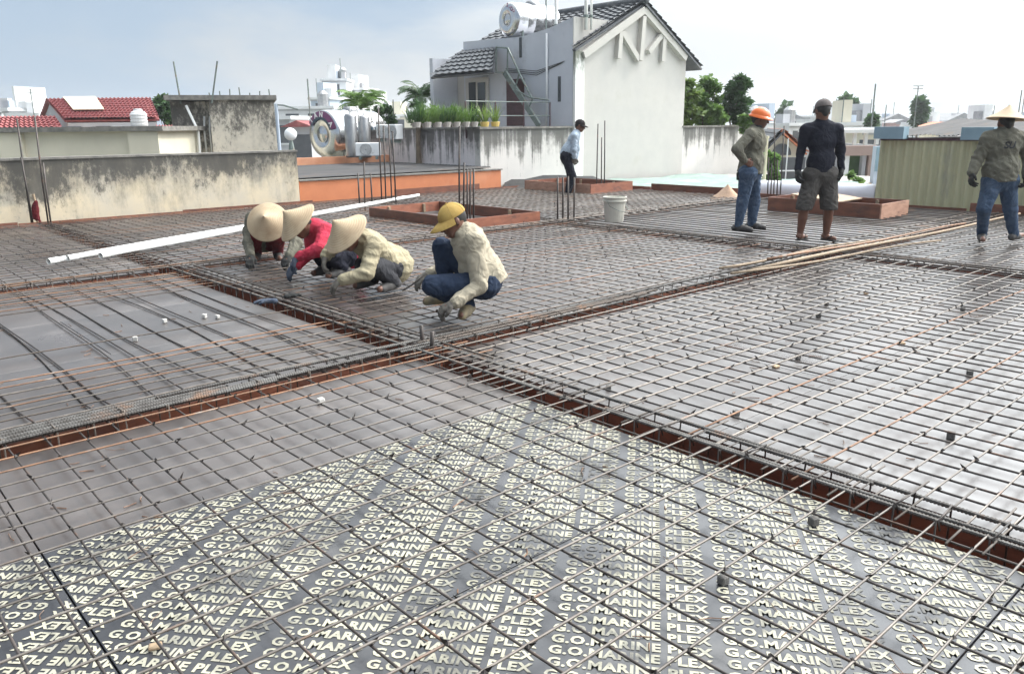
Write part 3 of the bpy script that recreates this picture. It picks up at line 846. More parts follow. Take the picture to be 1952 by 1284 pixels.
def hand_prims(s, w, tip, nv, side, grow=0.0, curl=.9):
    """palm, four fingers of unequal length and a thumb leaving the side of the palm"""
    w = np.array(w); d = nrm(np.array(tip) - w); nv = nrm(nv - (np.array(nv) @ d)*d); l = np.cross(d, nv)*side
    g = grow
    for i, o in enumerate((-.030, -.010, .010, .029)):
        kn = w + d*(.085 - .004*abs(i - 1)) + l*o
        s.cap(w + d*.01 + l*o*.5, kn, .0135 + g, .0115 + g, k=.014)
        L = (.032, .043, .046, .040)[i]
        a1 = .35*curl + .08*i; a2 = 1.1*curl + .1*i; a3 = 1.75*curl
        p1 = kn + L*(d*math.cos(a1) + nv*math.sin(a1)); p2 = p1 + L*.72*(d*math.cos(a2) + nv*math.sin(a2)); p3 = p2 + L*.5*(d*math.cos(a3) + nv*math.sin(a3))
        s.cap(kn, p1, .0100 + g, .0092 + g, k=.004); s.cap(p1, p2, .0092 + g, .0085 + g, k=.003); s.cap(p2, p3, .0085 + g, .0072 + g, k=.003)
    t0 = w + d*.03 + l*.030; t1 = t0 + l*.022 + d*.030 + nv*.014; t2 = t1 + d*.030 + nv*.018 - l*.002
    s.cap(w + d*.015 + l*.012, t0, .014 + g, .013 + g, k=.01); s.cap(t0, t1, .0125 + g, .0108 + g, k=.006); s.cap(t1, t2, .0105 + g, .0085 + g, k=.003)

def head_prims(s, c, f, up):
    f = nrm(f); up = nrm(np.array(up) - (np.array(up) @ f)*f); l = np.cross(up, f)
    A = np.stack([l, f, up])
    P = lambda x, y, z: c + l*x + f*y + up*z
    s.ell(P(0, -.012, .025), (.074, .092, .088), A, k=.02)
    s.ell(P(0, .020, -.035), (.060, .070, .078), A, k=.025)
    s.cap(P(-.03, .055, -.085), P(.03, .055, -.085), .022, k=.025)
    s.cap(P(0, .082, .008), P(0, .104, -.030), .008, .013, k=.010)
    s.cap(P(-.032, .076, .020), P(.032, .076, .020), .010, k=.014)
    s.cap(P(-.018, .086, -.058), P(.018, .086, -.058), .007, k=.006)
    for q in (-1, 1):
        s.ell(P(q*.076, -.005, -.010), (.010, .020, .032), A, k=.006)
    return A

def ortho(f, up):
    f = Vector(f).normalized(); up = Vector(up); up = (up - f*up.dot(f)).normalized(); l = up.cross(f)
    return Matrix(((l.x, f.x, up.x), (l.y, f.y, up.y), (l.z, f.z, up.z)))

def conical_hat(parent, rim_c, axis, r=.205, h=.165, apex_only=False):
    ax = Vector(axis).normalized()
    q = Vector((0, 0, 1)).rotation_difference(ax).to_matrix().to_4x4()
    prof = []
    n = 14
    for i in range(n + 1):
        t = i/n
        rr = r*t; z = h*(1 - t) - .010*math.sin(math.pi*t)
        if i == 0: rr = .004
        prof.append((rr, z + .0012*(i % 2)))
    prof += [(r + .003, -.003), (r - .003, -.006)]
    for i in range(n, -1, -1):
        t = i/n
        prof.append((max(.003, r*t - .004), h*(1 - t) - .010*math.sin(math.pi*t) - .006))
    mb = MB(); mb.lathe([(rr, -z) if False else (rr, z) for rr, z in prof], 48)
    o = part('conical_hat', mb, MATS['straw'], parent, smooth=True, fixn=True)
    o.matrix_local = Matrix.Translation(Vector(rim_c)) @ q
    return o

def cap_hat(name, parent, c, f, up, m, brim=.075, r=(.088, .107, .094), rise=.024, full_brim=False, drop=.0):
    R = ortho(f, up)
    M = Matrix.Translation(Vector(c)) @ R.to_4x4()
    mb = MB(); n = 28
    vs, fs = [], []
    rows = 9
    for i in range(rows + 1):
        t = i/rows*math.pi/2
        for k in range(n):
            a = 2*math.pi*k/n
            vs.append((math.cos(a)*math.cos(t)*r[0], math.sin(a)*math.cos(t)*r[1] - .012, rise + math.sin(t)*r[2]))
    for i in range(rows):
        for k in range(n): fs.append((i*n+k, i*n+(k+1) % n, (i+1)*n+(k+1) % n, (i+1)*n+k))
    mb.add(vs, fs)
    # band turned in
    vs2 = [(v[0]*.93, (v[1]+.012)*.93 - .012, v[2] - .004) for v in vs[:n]]
    mb.add(vs[:n] + vs2, [(k, n + k, n + (k+1) % n, (k+1) % n) for k in range(n)])
    o = part(name, mb, MATS[m], parent, smooth=True, fixn=True)
    o.matrix_local = M
    if not full_brim:
        mb2 = MB(); mb2.lathe([(.001, .008), (.008, .006), (.010, 0), (.001, -.004)], 10, M=Matrix.Translation((0, -.012, rise + r[2])))
        part('button', mb2, MATS[m], o, smooth=True)
        for k in range(6):
            a = math.pi*k/6 + .26
            for sg in (0, 1):
                aa = a + math.pi*sg
                mb2 = MB(); mb2.tube([(math.cos(aa)*math.cos(q)*r[0]*1.004, math.sin(aa)*math.cos(q)*r[1]*1.004 - .012, rise + math.sin(q)*r[2]*1.004) for q in [math.pi/2*z/6 for z in range(7)]], .0022, 4)
                if k % 2 == 0: part('seam', mb2, MATS[m], o)
    mb = MB(); top, bot = [], []
    angs = [math.pi*2*k/36 for k in range(36)] if full_brim else [math.radians(12 + 156*k/18) for k in range(19)]
    for a in angs:
        c0, s0 = math.cos(a), math.sin(a)
        e = brim*(1.0 if not full_brim else (.35 + .65*max(0, s0)))*(1 if full_brim else max(.12, s0)**.6)
        inn = (c0*r[0]*.99, s0*r[1]*.99 - .012, rise + .002)
        out = (c0*(r[0] + e*(.25 if not full_brim else .9)), s0*(r[1] + e) - .012, rise - .016 - .5*drop - .018*abs(c0))
        top.append((inn, out))
    m_ = len(top); vs, fs = [], []
    for dz in (0, -.004):
        for a, b in top: vs += [(a[0], a[1], a[2] + dz), ((a[0]+b[0])/2, (a[1]+b[1])/2, (a[2]+b[2])/2 + .004 + dz), (b[0], b[1], b[2] + dz)]
    N3 = m_*3
    rngk = range(m_) if full_brim else range(m_ - 1)
    for k in rngk:
        k2 = (k+1) % m_
        for q in (0, 1):
            fs.append((k*3+q, k*3+q+1, k2*3+q+1, k2*3+q)); fs.append((N3+k2*3+q, N3+k2*3+q+1, N3+k*3+q+1, N3+k*3+q))
        fs.append((k*3+2, N3+k*3+2, N3+k2*3+2, k2*3+2))
    mb.add(vs, fs)
    b = part('brim', mb, MATS[m], o, smooth=True, fixn=True)
    return o

def person(label, base, J, face, up, top, legs, gloves=None, sleeve=1.0, shorts=False, shoes='shoe_dark', sandals=False,
           bulk=1.0, hair=True, seed=1, palm=((0,-.5,-.8), (0,-.5,-.8)), collar=None, belly=1.0, curl=(.9, .9), bare_near=False, eyes=True, chest_fwd=0.0):
    t = thing('person', label, 'person', (base[0], base[1], .055), 'workers on the deck')
    t.rotation_euler = (0, 0, -YAW)
    for k in ('anN', 'anF'):
        if J[k][2] < .065 and J[k][2] > -.03: J[k] = (J[k][0], J[k][1], .065)
    for k in ('toN', 'toF'):
        if J[k][2] < .06 and J[k][2] > -.05: J[k] = (J[k][0], J[k][1], .025)
    j = {k: np.array(v, float) for k, v in J.items()}
    chest = j['neck']*.68 + j['hip']*.32
    mid = (j['shN'] + j['shF'])/2*.55 + j['neck']*.45
    waist = j['neck']*.25 + j['hip']*.75
    spine = nrm(j['neck'] - j['hip'])
    side = nrm(j['shF'] - j['shN'])
    fwd = nrm(np.cross(side, spine)) if True else None
    B3 = np.stack([side, np.cross(spine, side), spine])
    # --- body
    s = SDF()
    A = head_prims(s, j['head'], face, up)
    s.cap(j['neck'] - spine*.03, j['head'] - np.array(A[2])*.05 - np.array(A[1])*.015, .056, .052, k=.03)
    s.cap(chest, j['hip'], .09, .09, k=.05)
    s.cap(j['shN'], j['shF'], .045, k=.04)
    for q in 'NF':
        s.cap(j['sh'+q], j['el'+q], .046, .036, k=.02); s.cap(j['el'+q], j['wr'+q], .037, .025, k=.012)
        s.cap(j['hip'+q], j['kn'+q], .078, .054, k=.02); s.cap(j['kn'+q], j['kn'+q]*.65 + j['an'+q]*.35, .054, .053, k=.015)
        s.cap(j['kn'+q]*.65 + j['an'+q]*.35, j['an'+q], .053, .035, k=.01)
        fd = nrm(j['to'+q] - j['an'+q])
        s.cap(j['an'+q] - np.array([0, 0, .03]), j['to'+q] + np.array([0, 0, .006]), .034, .026, k=.015)
        s.cap(j['an'+q] - fd*.035 - np.array([0, 0, .028]), j['an'+q] - np.array([0, 0, .02]), .030, k=.015)
    for n_, q in enumerate('NF'):
        if gloves is None or (bare_near and q == 'N'):
            hand_prims(s, j['wr'+q], j['ha'+q], np.array(palm[n_]), 1 if q == 'N' else -1, 0, curl[n_])
        else: s.cap(j['wr'+q], j['wr'+q] + nrm(j['ha'+q] - j['wr'+q])*.06, .022, .02, k=.01)
    link('body', s.mesh('body', .0088), MATS['skin'], t)
    # --- top garment
    s = SDF()
    b = bulk
    s.ell(chest + np.array(B3[1])*chest_fwd, (.172*b, .118*b, .20), B3, k=.03)
    s.ell(waist, (.170*b, .128*b*belly, .18), B3, k=.04)
    s.cap(j['shN'], mid, .066*b, .080*b, k=.04); s.cap(j['shF'], mid, .066*b, .080*b, k=.04)
    s.cap(waist, j['hip'], .138*b, .145*b, k=.04)
    for q in 'NF':
        s.cap(j['sh'+q], j['el'+q], .064*b, .054*b, k=.03)
        e = j['el'+q] + (j['wr'+q] - j['el'+q])*(.93*sleeve)
        s.cap(j['el'+q], e, .055*b, .043*b, k=.02)
        s.cut(j['wr'+q] + nrm(j['wr'+q] - j['el'+q])*5, j['wr'+q] - j['el'+q]) if False else None
    s.cap(j['neck'] - spine*.02, j['neck'] + spine*.012, .072, .066, k=.02)
    s.cut(j['hip'] + spine*(.025 if shorts else -.012), -spine) if np.dot(spine, [0, 0, 1]) > .75 else None
    if np.dot(spine, [0, 0, 1]) <= .8: s.ell(j['hip'] + spine*.03, (.185, .16, .13), B3, k=.05)
    link('shirt' if bulk < 1.03 else 'jacket', s.mesh('jacket', .0098, wrinkle=.010 if bulk > 1.02 else .007, seed=seed), MATS[top], t)
    if collar:
        c = np.array(j['neck']) + spine*.012
        mb = MB(); R = Matrix((Vector(side), Vector(np.cross(spine, side)), Vector(spine))).transposed()
        n = 24; prof = []
        vs, fs = [], []
        for (rr, z) in ((.068, -.03), (.072, .0), (.066, .035), (.060, .035), (.060, -.03)):
            for k in range(n):
                a = 2*math.pi*k/n
                vs.append(Vector(c) + R @ Vector((rr*math.cos(a), rr*math.sin(a), z)))
        for i in range(4):
            for k in range(n - 2): fs.append((i*n+k, i*n+k+1, (i+1)*n+k+1, (i+1)*n+k))
        mb.add(vs, fs); part('collar', mb, MATS[collar], t, smooth=True, fixn=True)
    # --- trousers or shorts
    s = SDF()
    s.cap(j['hipN'] + spine*.03, j['hipF'] + spine*.03, .118, k=.04)
    s.ell(j['hip'] + spine*.02, (.155, .125, .12), B3, k=.04)
    for q in 'NF':
        if shorts:
            e = j['kn'+q] + (j['hip'+q] - j['kn'+q])*.02
            s.cap(j['hip'+q], e, .108, .094, k=.03)
            dd = nrm(j['kn'+q] - j['hip'+q])
        else:
            s.cap(j['hip'+q], j['kn'+q], .102, .074, k=.03)
            s.cap(j['kn'+q], j['an'+q] - np.array([0, 0, .0]), .072, .054, k=.015)
    if shorts: s.cut((j['knN'] + j['knF'])/2 + np.array([0, 0, -.012]), (0, 0, -1))
    link('shorts' if shorts else 'trousers', s.mesh('trousers', .0098, wrinkle=.007, seed=seed + 50), MATS[legs], t)
    # --- gloves
    if gloves:
        for n_, q in enumerate('NF'):
            if bare_near and q == 'N': continue
            s = SDF(); hand_prims(s, j['wr'+q], j['ha'+q], np.array(palm[n_]), 1 if q == 'N' else -1, .0028, curl[n_])
            s.cap(j['wr'+q] - nrm(j['wr'+q] - j['el'+q])*.03, j['wr'+q] + nrm(j['ha'+q] - j['wr'+q])*.03, .030, .027, k=.012)
            link('glove', s.mesh('glove', .0058, wrinkle=.0012, seed=seed), MATS[gloves], t)
    # --- footwear
    for q in 'NF':
        fd = j['to'+q] - j['an'+q]; fd[2] = 0; fd = nrm(fd); sd = np.cross([0, 0, 1], fd)
        heel = j['an'+q] - fd*.055; toe = j['an'+q] + fd*.175
        zf = min(j['to'+q][2], j['an'+q][2]) - .025
        if sandals:
            mb = MB(); pts = []
            for (u_, w_) in ((-.06, .0), (-.05, .028), (.02, .034), (.10, .045), (.17, .038), (.195, .0)):
                pts.append((u_, w_))
            outl = [np.array([j['an'+q][0], j['an'+q][1], 0]) + fd*u_ + sd*w_ for u_, w_ in pts] + [np.array([j['an'+q][0], j['an'+q][1], 0]) + fd*u_ - sd*w_ for u_, w_ in reversed(pts[1:-1])]
            mb.poly([(p[0], p[1], zf + .018) for p in outl], .018, (0, 0, 1))
            so = part('sandal', mb, MATS[shoes], t, fixn=True)
            mb = MB(); a0 = np.array([j['an'+q][0], j['an'+q][1], 0])
            for w_ in (-1, 1): mb.tube([a0 + fd*.06 + sd*.036*w_ + [0, 0, zf + .02], a0 + fd*.10 + sd*.02*w_ + [0, 0, zf + .062], a0 + fd*.135 + [0, 0, zf + .03]], .007, 5)
            part('strap', mb, MATS[shoes], so, smooth=True)
        else:
            s = SDF()
            z1 = zf + .018
            s.cap((heel[0], heel[1], z1 + .022), (j['an'+q][0] + fd[0]*.08, j['an'+q][1] + fd[1]*.08, z1 + .020), .037, .042, k=.02)
            s.cap((j['an'+q][0] + fd[0]*.08, j['an'+q][1] + fd[1]*.08, z1 + .018), (toe[0] - fd[0]*.02, toe[1] - fd[1]*.02, z1 + .008), .042, .034, k=.02)
            s.cap(j['an'+q] - np.array([0, 0, .012]), (j['an'+q][0] + fd[0]*.04, j['an'+q][1] + fd[1]*.04, z1 + .03), .046, .038, k=.02)
            s.cut((0, 0, zf), (0, 0, -1))
            link('shoe', s.mesh('shoe', .0085), MATS[shoes], t)
    # --- hair and eyes
    if hair:
        s = SDF(); c = j['head']
        s.ell(c + A[1]*(-.018) + A[2]*.030, (.0775, .090, .090), A, k=0)
        s.cap(c + A[1]*(-.072) + A[2]*.0, c + A[1]*(-.065) - A[2]*.045, .035, .03, k=.03)
        s.cut(c + A[1]*.045, nrm(A[1]*1 - A[2]*.55))
        s.cut(c + A[2]*.045, A[2])
        link('hair', s.mesh('hair', .0095), MATS['hair'], t)
    if eyes:
        for q in (-1, 1):
            s = SDF(); s.ell(j['head'] + A[0]*(q*.031) + A[1]*.080 + A[2]*.003, (.013, .010, .009), A, k=0)
            link('eye', s.mesh('eye', .004), MATS['eye'], t)
    return t, j, A
J_cap = dict(head=(-0.012, 0.0, 0.671), neck=(0.066, 0.02, 0.578), shN=(0.143, -0.13, 0.538), elN=(0.175, -0.18, 0.228), wrN=(0.008, -0.3, 0.139), haN=(-0.077, -0.3, 0.096), shF=(0.054, 0.2, 0.516), elF=(-0.008, 0.34, 0.274), wrF=(-0.213, 0.22, 0.249), haF=(-0.287, 0.17, 0.211), hip=(0.224, 0.04, 0.207), hipN=(0.215, -0.06, 0.208), hipF=(0.198, 0.12, 0.2), knN=(-0.154, -0.16, 0.235), knF=(-0.107, 0.16, 0.462), anN=(0.092, -0.06, 0.074), anF=(-0.079, 0.16, 0.108), toN=(0.051, -0.22, 0.057), toF=(-0.231, 0.1, 0.062))
J_khaki = dict(head=(-0.21, -0.05, 0.46), neck=(-0.106, 0.02, 0.415), shN=(-0.004, -0.08, 0.385), elN=(-0.047, -0.22, 0.177), wrN=(-0.248, -0.26, 0.135), haN=(-0.327, -0.24, 0.085), shF=(-0.175, 0.2, 0.39), elF=(-0.355, 0.12, 0.368), wrF=(-0.417, 0.0, 0.29), haF=(-0.43, -0.04, 0.231), hip=(0.093, 0.3, 0.146), hipN=(0.116, 0.2, 0.144), hipF=(0.053, 0.38, 0.132), knN=(-0.023, -0.12, 0.228), knF=(-0.136, 0.12, 0.192), anN=(0.124, 0.04, 0.025), anF=(-0.094, 0.18, 0.018), toN=(0.033, -0.12, 0.01), toF=(-0.195, 0.04, -0.003))
J_red = dict(head=(-0.019, -0.05, 0.488), neck=(0.082, 0.02, 0.442), shN=(0.203, -0.06, 0.432), elN=(0.192, -0.24, 0.291), wrN=(-0.013, -0.26, 0.227), haN=(-0.099, -0.24, 0.128), shF=(-0.0, 0.2, 0.43), elF=(0.023, 0.08, 0.215), wrF=(-0.073, -0.06, 0.125), haF=(-0.148, -0.1, 0.052), hip=(0.307, 0.32, 0.175), hipN=(0.326, 0.22, 0.161), hipF=(0.235, 0.38, 0.167), knN=(0.198, -0.06, 0.235), knF=(0.066, 0.14, 0.215), anN=(0.307, 0.1, 0.015), anF=(0.125, 0.24, 0.002), toN=(0.2, -0.06, -0.012), toF=(0.035, 0.08, -0.003))
J_olive = dict(head=(0.229, -0.12, 0.404), neck=(0.156, 0.06, 0.415), shN=(0.006, 0.05, 0.365), elN=(-0.016, -0.06, 0.21), wrN=(0.055, -0.22, 0.102), haN=(0.065, -0.3, 0.053), shF=(0.324, 0.05, 0.362), elF=(0.478, -0.06, 0.205), wrF=(0.438, -0.22, 0.093), haF=(0.414, -0.3, 0.044), hip=(-0.008, 0.4, 0.201), hipN=(-0.076, 0.36, 0.174), hipF=(0.09, 0.36, 0.172), knN=(0.032, 0.0, 0.254), knF=(0.286, 0.0, 0.252), anN=(-0.02, 0.2, 0.009), anF=(0.199, 0.2, 0.007), toN=(0.028, 0.0, -0.018), toF=(0.274, 0.0, -0.021))
J_orange = dict(head=(0.069, 0.0, 1.37), neck=(0.039, 0.0, 1.246), shN=(-0.087, -0.16, 1.186), elN=(-0.271, -0.24, 1.017), wrN=(-0.154, -0.2, 0.865), haN=(-0.027, -0.17, 0.818), shF=(0.068, 0.17, 1.181), elF=(0.142, 0.24, 0.986), wrF=(0.169, 0.2, 0.819), haF=(0.09, 0.15, 0.77), hip=(-0.017, 0.0, 0.727), hipN=(-0.07, -0.08, 0.694), hipF=(0.039, 0.09, 0.683), knN=(-0.109, -0.08, 0.385), knF=(0.096, 0.12, 0.365), anN=(-0.142, -0.08, 0.079), anF=(0.088, 0.14, 0.063), toN=(-0.009, -0.16, 0.015), toF=(0.222, 0.06, 0.011))
J_dark = dict(head=(-0.037, 0.0, 1.437), neck=(-0.032, 0.0, 1.313), shN=(-0.207, 0.0, 1.241), elN=(-0.238, 0.02, 0.99), wrN=(-0.27, -0.03, 0.801), haN=(-0.287, -0.07, 0.694), shF=(0.15, 0.0, 1.243), elF=(0.21, 0.02, 1.003), wrF=(0.22, -0.03, 0.808), haF=(0.209, -0.07, 0.695), hip=(0.0, 0.0, 0.751), hipN=(-0.079, 0.0, 0.705), hipF=(0.094, 0.0, 0.703), knN=(-0.171, -0.05, 0.38), knF=(0.112, -0.05, 0.354), anN=(-0.169, 0.02, 0.073), anF=(0.132, 0.02, 0.033), toN=(-0.065, 0.12, -0.009), toF=(0.185, -0.1, 0.001))
J_right = dict(head=(-0.125, 0.0, 1.288), neck=(-0.13, 0.0, 1.205), shN=(-0.291, 0.0, 1.128), elN=(-0.364, 0.02, 0.909), wrN=(-0.441, -0.04, 0.76), haN=(-0.468, -0.08, 0.666), shF=(0.055, 0.0, 1.125), elF=(0.193, 0.02, 0.904), wrF=(0.153, -0.06, 0.727), haF=(0.131, -0.1, 0.633), hip=(-0.099, 0.0, 0.68), hipN=(-0.175, 0.0, 0.64), hipF=(-0.011, 0.0, 0.639), knN=(-0.264, -0.06, 0.37), knF=(0.078, 0.02, 0.358), anN=(-0.157, 0.1, 0.049), anF=(0.182, 0.06, 0.063), toN=(-0.262, -0.12, 0.027), toF=(0.404, 0.25, 0.005))
J_back = dict(head=(0.238, 0.0, 1.299), neck=(0.176, 0.0, 1.178), shN=(0.122, -0.16, 1.099), elN=(0.111, -0.2, 0.846), wrN=(0.107, -0.14, 0.691), haN=(0.09, -0.1, 0.566), shF=(0.169, 0.16, 1.104), elF=(0.196, 0.2, 0.834), wrF=(0.172, 0.14, 0.659), haF=(0.149, 0.1, 0.536), hip=(-0.041, 0.0, 0.718), hipN=(-0.057, -0.08, 0.69), hipF=(-0.025, 0.08, 0.684), knN=(0.093, -0.1, 0.318), knF=(0.065, 0.1, 0.306), anN=(-0.01, -0.1, -0.058), anF=(-0.018, 0.1, -0.064), toN=(0.117, -0.12, -0.1), toF=(0.154, 0.08, -0.107))

t, j, A = person('squatting man in yellow cap and pale khaki jacket, tying bars', (3.5, 4.5), J_cap, (-.80, -.42, -.42), (-.35, -.1, .93), 'khaki_pale', 'denim_dark', 'glove_grey', bulk=1.10, seed=3, shoes='sandal_yellow', collar='charcoal', palm=((-.2, .3, -.9), (-.5, -.2, -.8)))
cap_hat('cap', t, j['head'] + A[2]*.004, A[1], A[2], 'cap_yellow', brim=.092, drop=.02)
mb = MB(); mb.tube([j['haF'] + np.array(p) for p in ((.03, 0, .03), (-.05, -.03, -.03), (-.12, -.04, -.07))], .006, 6)
part('tie_hook', mb, MATS['wire'], t, smooth=True)
t, j, A = person('squatting worker in pale khaki shirt and conical hat, nearest the yellow-capped man', (3.55, 5.62), J_khaki, (-.7, -.3, -.6), (-.50, -.42, .70), 'khaki', 'charcoal', 'glove_grey', bulk=1.05, seed=4, palm=((-.2, .3, -.9), (.3, -.3, -.8)))
conical_hat(t, j['head'] + nrm((-.50, -.46, .70))*.03, (-.50, -.46, .70), r=.205)
t, j, A = person('squatting worker in crimson shirt, conical hat and blue gloves', (3.4, 6.55), J_red, (-.7, -.3, -.6), (-.55, -.40, .62), 'crimson', 'navy_black', 'glove_blue', bulk=1.03, seed=5, palm=((-.2, .3, -.9), (-.2, .3, -.9)))
conical_hat(t, j['head'] + nrm((-.56, -.40, .62))*.03, (-.56, -.40, .62), r=.205)
t, j, A = person('squatting worker at the far left bowing so the conical hat faces forward', (3.43, 7.75), J_olive, (0, -.5, -.85), (.06, -.88, .44), 'olive_grey', 'maroon', 'glove_dark', bulk=1.03, seed=6, eyes=False, palm=((0, .4, -.9), (0, .4, -.9)))
conical_hat(t, j['head'] + nrm((.06, -.88, .44))*.04, (.06, -.88, .44), r=.2)
t, j, A = person('standing man in orange helmet with a hand on his hip', (9.02, 5.54), J_orange, (.95, -.18, -.22), (.1, 0, 1), 'olive_grey', 'denim', None, bulk=1.06, seed=7, collar='charcoal', palm=((.3, .8, 0), (-.3, -.8, 0)), curl=(.5, .5))
cap_hat('helmet', t, j['head'] + A[2]*.012, A[1], A[2], 'helmet_orange', brim=.045, r=(.100, .122, .105), rise=.018, full_brim=True)
mb = MB(); mb.tube([j['hip'] + np.array(p) for p in ((-.13, -.06, .03), (-.16, -.08, -.02), (-.17, -.09, -.09))], .03, 7, radii=[.02, .035, .02])
part('spare_glove', mb, MATS['glove_dark'], t, smooth=True)
t, j, A = person('standing man in black long-sleeved shirt, grey shorts and sandals, seen from behind', (8.76, 4.5), J_dark, (-.12, .97, -.22), (0, .2, 1), 'navy_black', 'short_grey', 'glove_dark', bulk=.94, shorts=True, sandals=True, seed=8, palm=((.9, 0, 0), (-.9, 0, 0)), shoes='shoe_dark', eyes=False)
cap_hat('cap', t, j['head'] + A[2]*.012, A[1], A[2], 'cap_grey', brim=.05)
t, j, A = person('worker walking away at the right edge in olive jacket, jeans and conical hat', (10.13, 3.0), J_right, (.08, .97, -.12), (.05, .1, 1), 'olive_grey', 'denim', 'glove_dark', bulk=1.10, seed=9, palm=((.9, 0, 0), (-.9, 0, 0)), eyes=False)
conical_hat(t, j['head'] + np.array((.015, .01, .045)), (.10, .05, 1), r=.205, h=.15)
mc = bpy.data.curves.new('back_print', 'FONT'); mc.body = 'SU'; mc.size = .10; mc.offset = .003; mc.shear = .25
mo = bpy.data.objects.new('back_print', mc); COL.objects.link(mo); bpy.context.view_layer.update()
pm = bpy.data.meshes.new_from_object(mo.evaluated_get(bpy.context.evaluated_depsgraph_get())); bpy.data.objects.remove(mo)
bp_ = link('back_print', pm, MATS['charcoal'], t)
bp_.matrix_local = Matrix.Translation((-.185, -.175, 1.03)) @ Matrix.Rotation(math.radians(84), 4, 'X')
sw = bp_.modifiers.new('wrap', 'SHRINKWRAP'); sw.target = [c for c in t.children if c.name.startswith('jacket')][0]; sw.wrap_method = 'PROJECT'; sw.use_project_z = True; sw.use_negative_direction = True; sw.use_positive_direction = True; sw.offset = .003
t, j, A = person('distant man bending forward in dark cap and pale blue checked shirt', (11.9, 11.5), J_back, (.93, -.25, -.25), (.2, 0, 1), 'check_blue', 'navy_black', 'glove_grey', bulk=1.0, seed=10, palm=((0, .8, 0), (0, -.8, 0)))
cap_hat('cap', t, j['head'] + A[2]*.006, A[1], A[2], 'cap_black', brim=.07)
# ------------------------------------------------------------------ walls and houses round the deck
GZ = -9.0
stained('wall_yellow', (.66,.56,.40), (.56,.50,.40), (.13,.125,.11), .97, .85, streak=(4.5,4.5,1.4), amount=.80, low=(.50,.45,.36), soft=.14, speck=1.0)
stained('wall_white', (.64,.61,.575), (.58,.56,.53), (.075,.073,.065), 1.33, 1.25, streak=(7,7,.28), amount=.66)
stained('wall_pinkwhite', (.76,.70,.70), (.70,.64,.64), (.07,.066,.06), 1.33, 1.25, streak=(6,6,.25), amount=.62)
stained('house_white', (.51,.488,.455), (.475,.456,.43), (.14,.14,.11), 4.1, 3.0, streak=(5,5,.25), amount=.09, low=(.47,.45,.41))
mat('house_clean', (.53,.505,.465), (.48,.46,.425), scale=1.2, rough=.9, bump=.3, bscale=50, bdist=.004, c3=(.40,.38,.35), c3scale=1.5, c3lo=.6, c3hi=.8)
stained('pilaster', (.80,.79,.76), (.74,.73,.70), (.10,.11,.075), 3.3, 1.5, streak=(5,5,.8), amount=.62)
mat('house_blue', (.56,.575,.625), (.51,.525,.575), scale=1.5, rough=.85, bump=.2, bscale=40, c3=(.40,.41,.44), c3scale=.9)
mat('coping', (.24,.225,.20), (.13,.125,.115), scale=7, rough=.95, bump=.4, bscale=60)
mat('orange_paint', (.58,.215,.10), (.52,.185,.085), scale=3, rough=.85, c3=(.60,.25,.13), c3scale=.8)
mat('orange_pale', (.72,.36,.22), (.62,.27,.15), scale=3, rough=.8, c3=(.30,.16,.1), c3scale=6, c3lo=.62, c3hi=.75)
mat('roof_dark', (.055,.06,.068), (.085,.09,.10), scale=8, rough=.6, rnd=.1, bump=.3, bscale=40, c3=(.13,.13,.13), c3scale=2)
mat('roof_sheet', (.06,.06,.062), (.10,.095,.095), scale=2, rough=.8, spec=.2, c3=(.10,.075,.06), c3scale=4, stretch=(.4,3,1))
mat('steel', (.62,.62,.62), (.52,.52,.53), scale=3, rough=.20, metal=1.0)
mat('steel_dull', (.42,.42,.42), (.32,.32,.33), scale=5, rough=.38, metal=.9)
mat('galv', (.20,.235,.22), (.13,.16,.15), scale=9, rough=.6, metal=.3, c3=(.22,.15,.10), c3scale=6)
mat('white_plastic', (.74,.75,.76), (.66,.67,.68), scale=5, rough=.45, c3=(.45,.44,.42), c3scale=4, c3lo=.6, c3hi=.8)
mat('grille', (.13,.14,.14), (.08,.09,.09), scale=12, rough=.6)
mat('glass_dark', (.03,.035,.04), (.05,.055,.06), scale=2, rough=.08)
mat('maroon_door', (.085,.035,.045), (.06,.025,.03), scale=5, rough=.55, stretch=(1,1,5))
mat('purple_print', (.13,.03,.11), (.16,.035,.10), scale=4, rough=.4)
mat('teal_print', (.02,.06,.075), (.03,.05,.09), scale=4, rough=.4)
mat('white_print', (.8,.8,.8), (.75,.75,.75), scale=4, rough=.4)
mat('tarp_green', (.29,.355,.32), (.23,.295,.265), scale=2.5, rough=.95, spec=.08, bump=.5, bscale=7, bdist=.03, c3=(.55,.64,.60), c3scale=1.2)
mat('tarp_black', (.022,.022,.024), (.04,.038,.036), scale=6, rough=.5, bump=.6, bscale=9, bdist=.03)
mat('shed_yellow', (.52,.50,.32), (.47,.455,.29), scale=2, rough=.5, c3=(.38,.37,.27), c3scale=3, stretch=(1,1,.3))
mat('gutter_blue', (.24,.35,.42), (.20,.30,.36), scale=3, rough=.5, c3=(.30,.36,.38), c3scale=2)
mat('roll_white', (.76,.76,.82), (.70,.70,.76), scale=3, rough=.5)
mat('sand', (.50,.34,.24), (.42,.28,.19), scale=40, rough=.95, bump=.6, bscale=120)
mat('bucket', (.55,.53,.46), (.44,.42,.36), scale=6, rough=.5, c3=(.33,.31,.28), c3scale=3, c3lo=.5, c3hi=.7, stretch=(1,1,.5))

def solid(name, pts, ext, mats, parent=None):
    """closed prism from an outline, swept by ext"""
    e = Vector(ext); n = len(pts)
    mb = MB()
    mb.add([Vector(p) for p in pts] + [Vector(p) + e for p in pts], [tuple(range(n)), tuple(reversed(range(n, 2*n)))] + [(i, i+n, (i+1) % n + n, (i+1) % n) for i in range(n)])
    return part(name, mb, mats, parent, fixn=True)

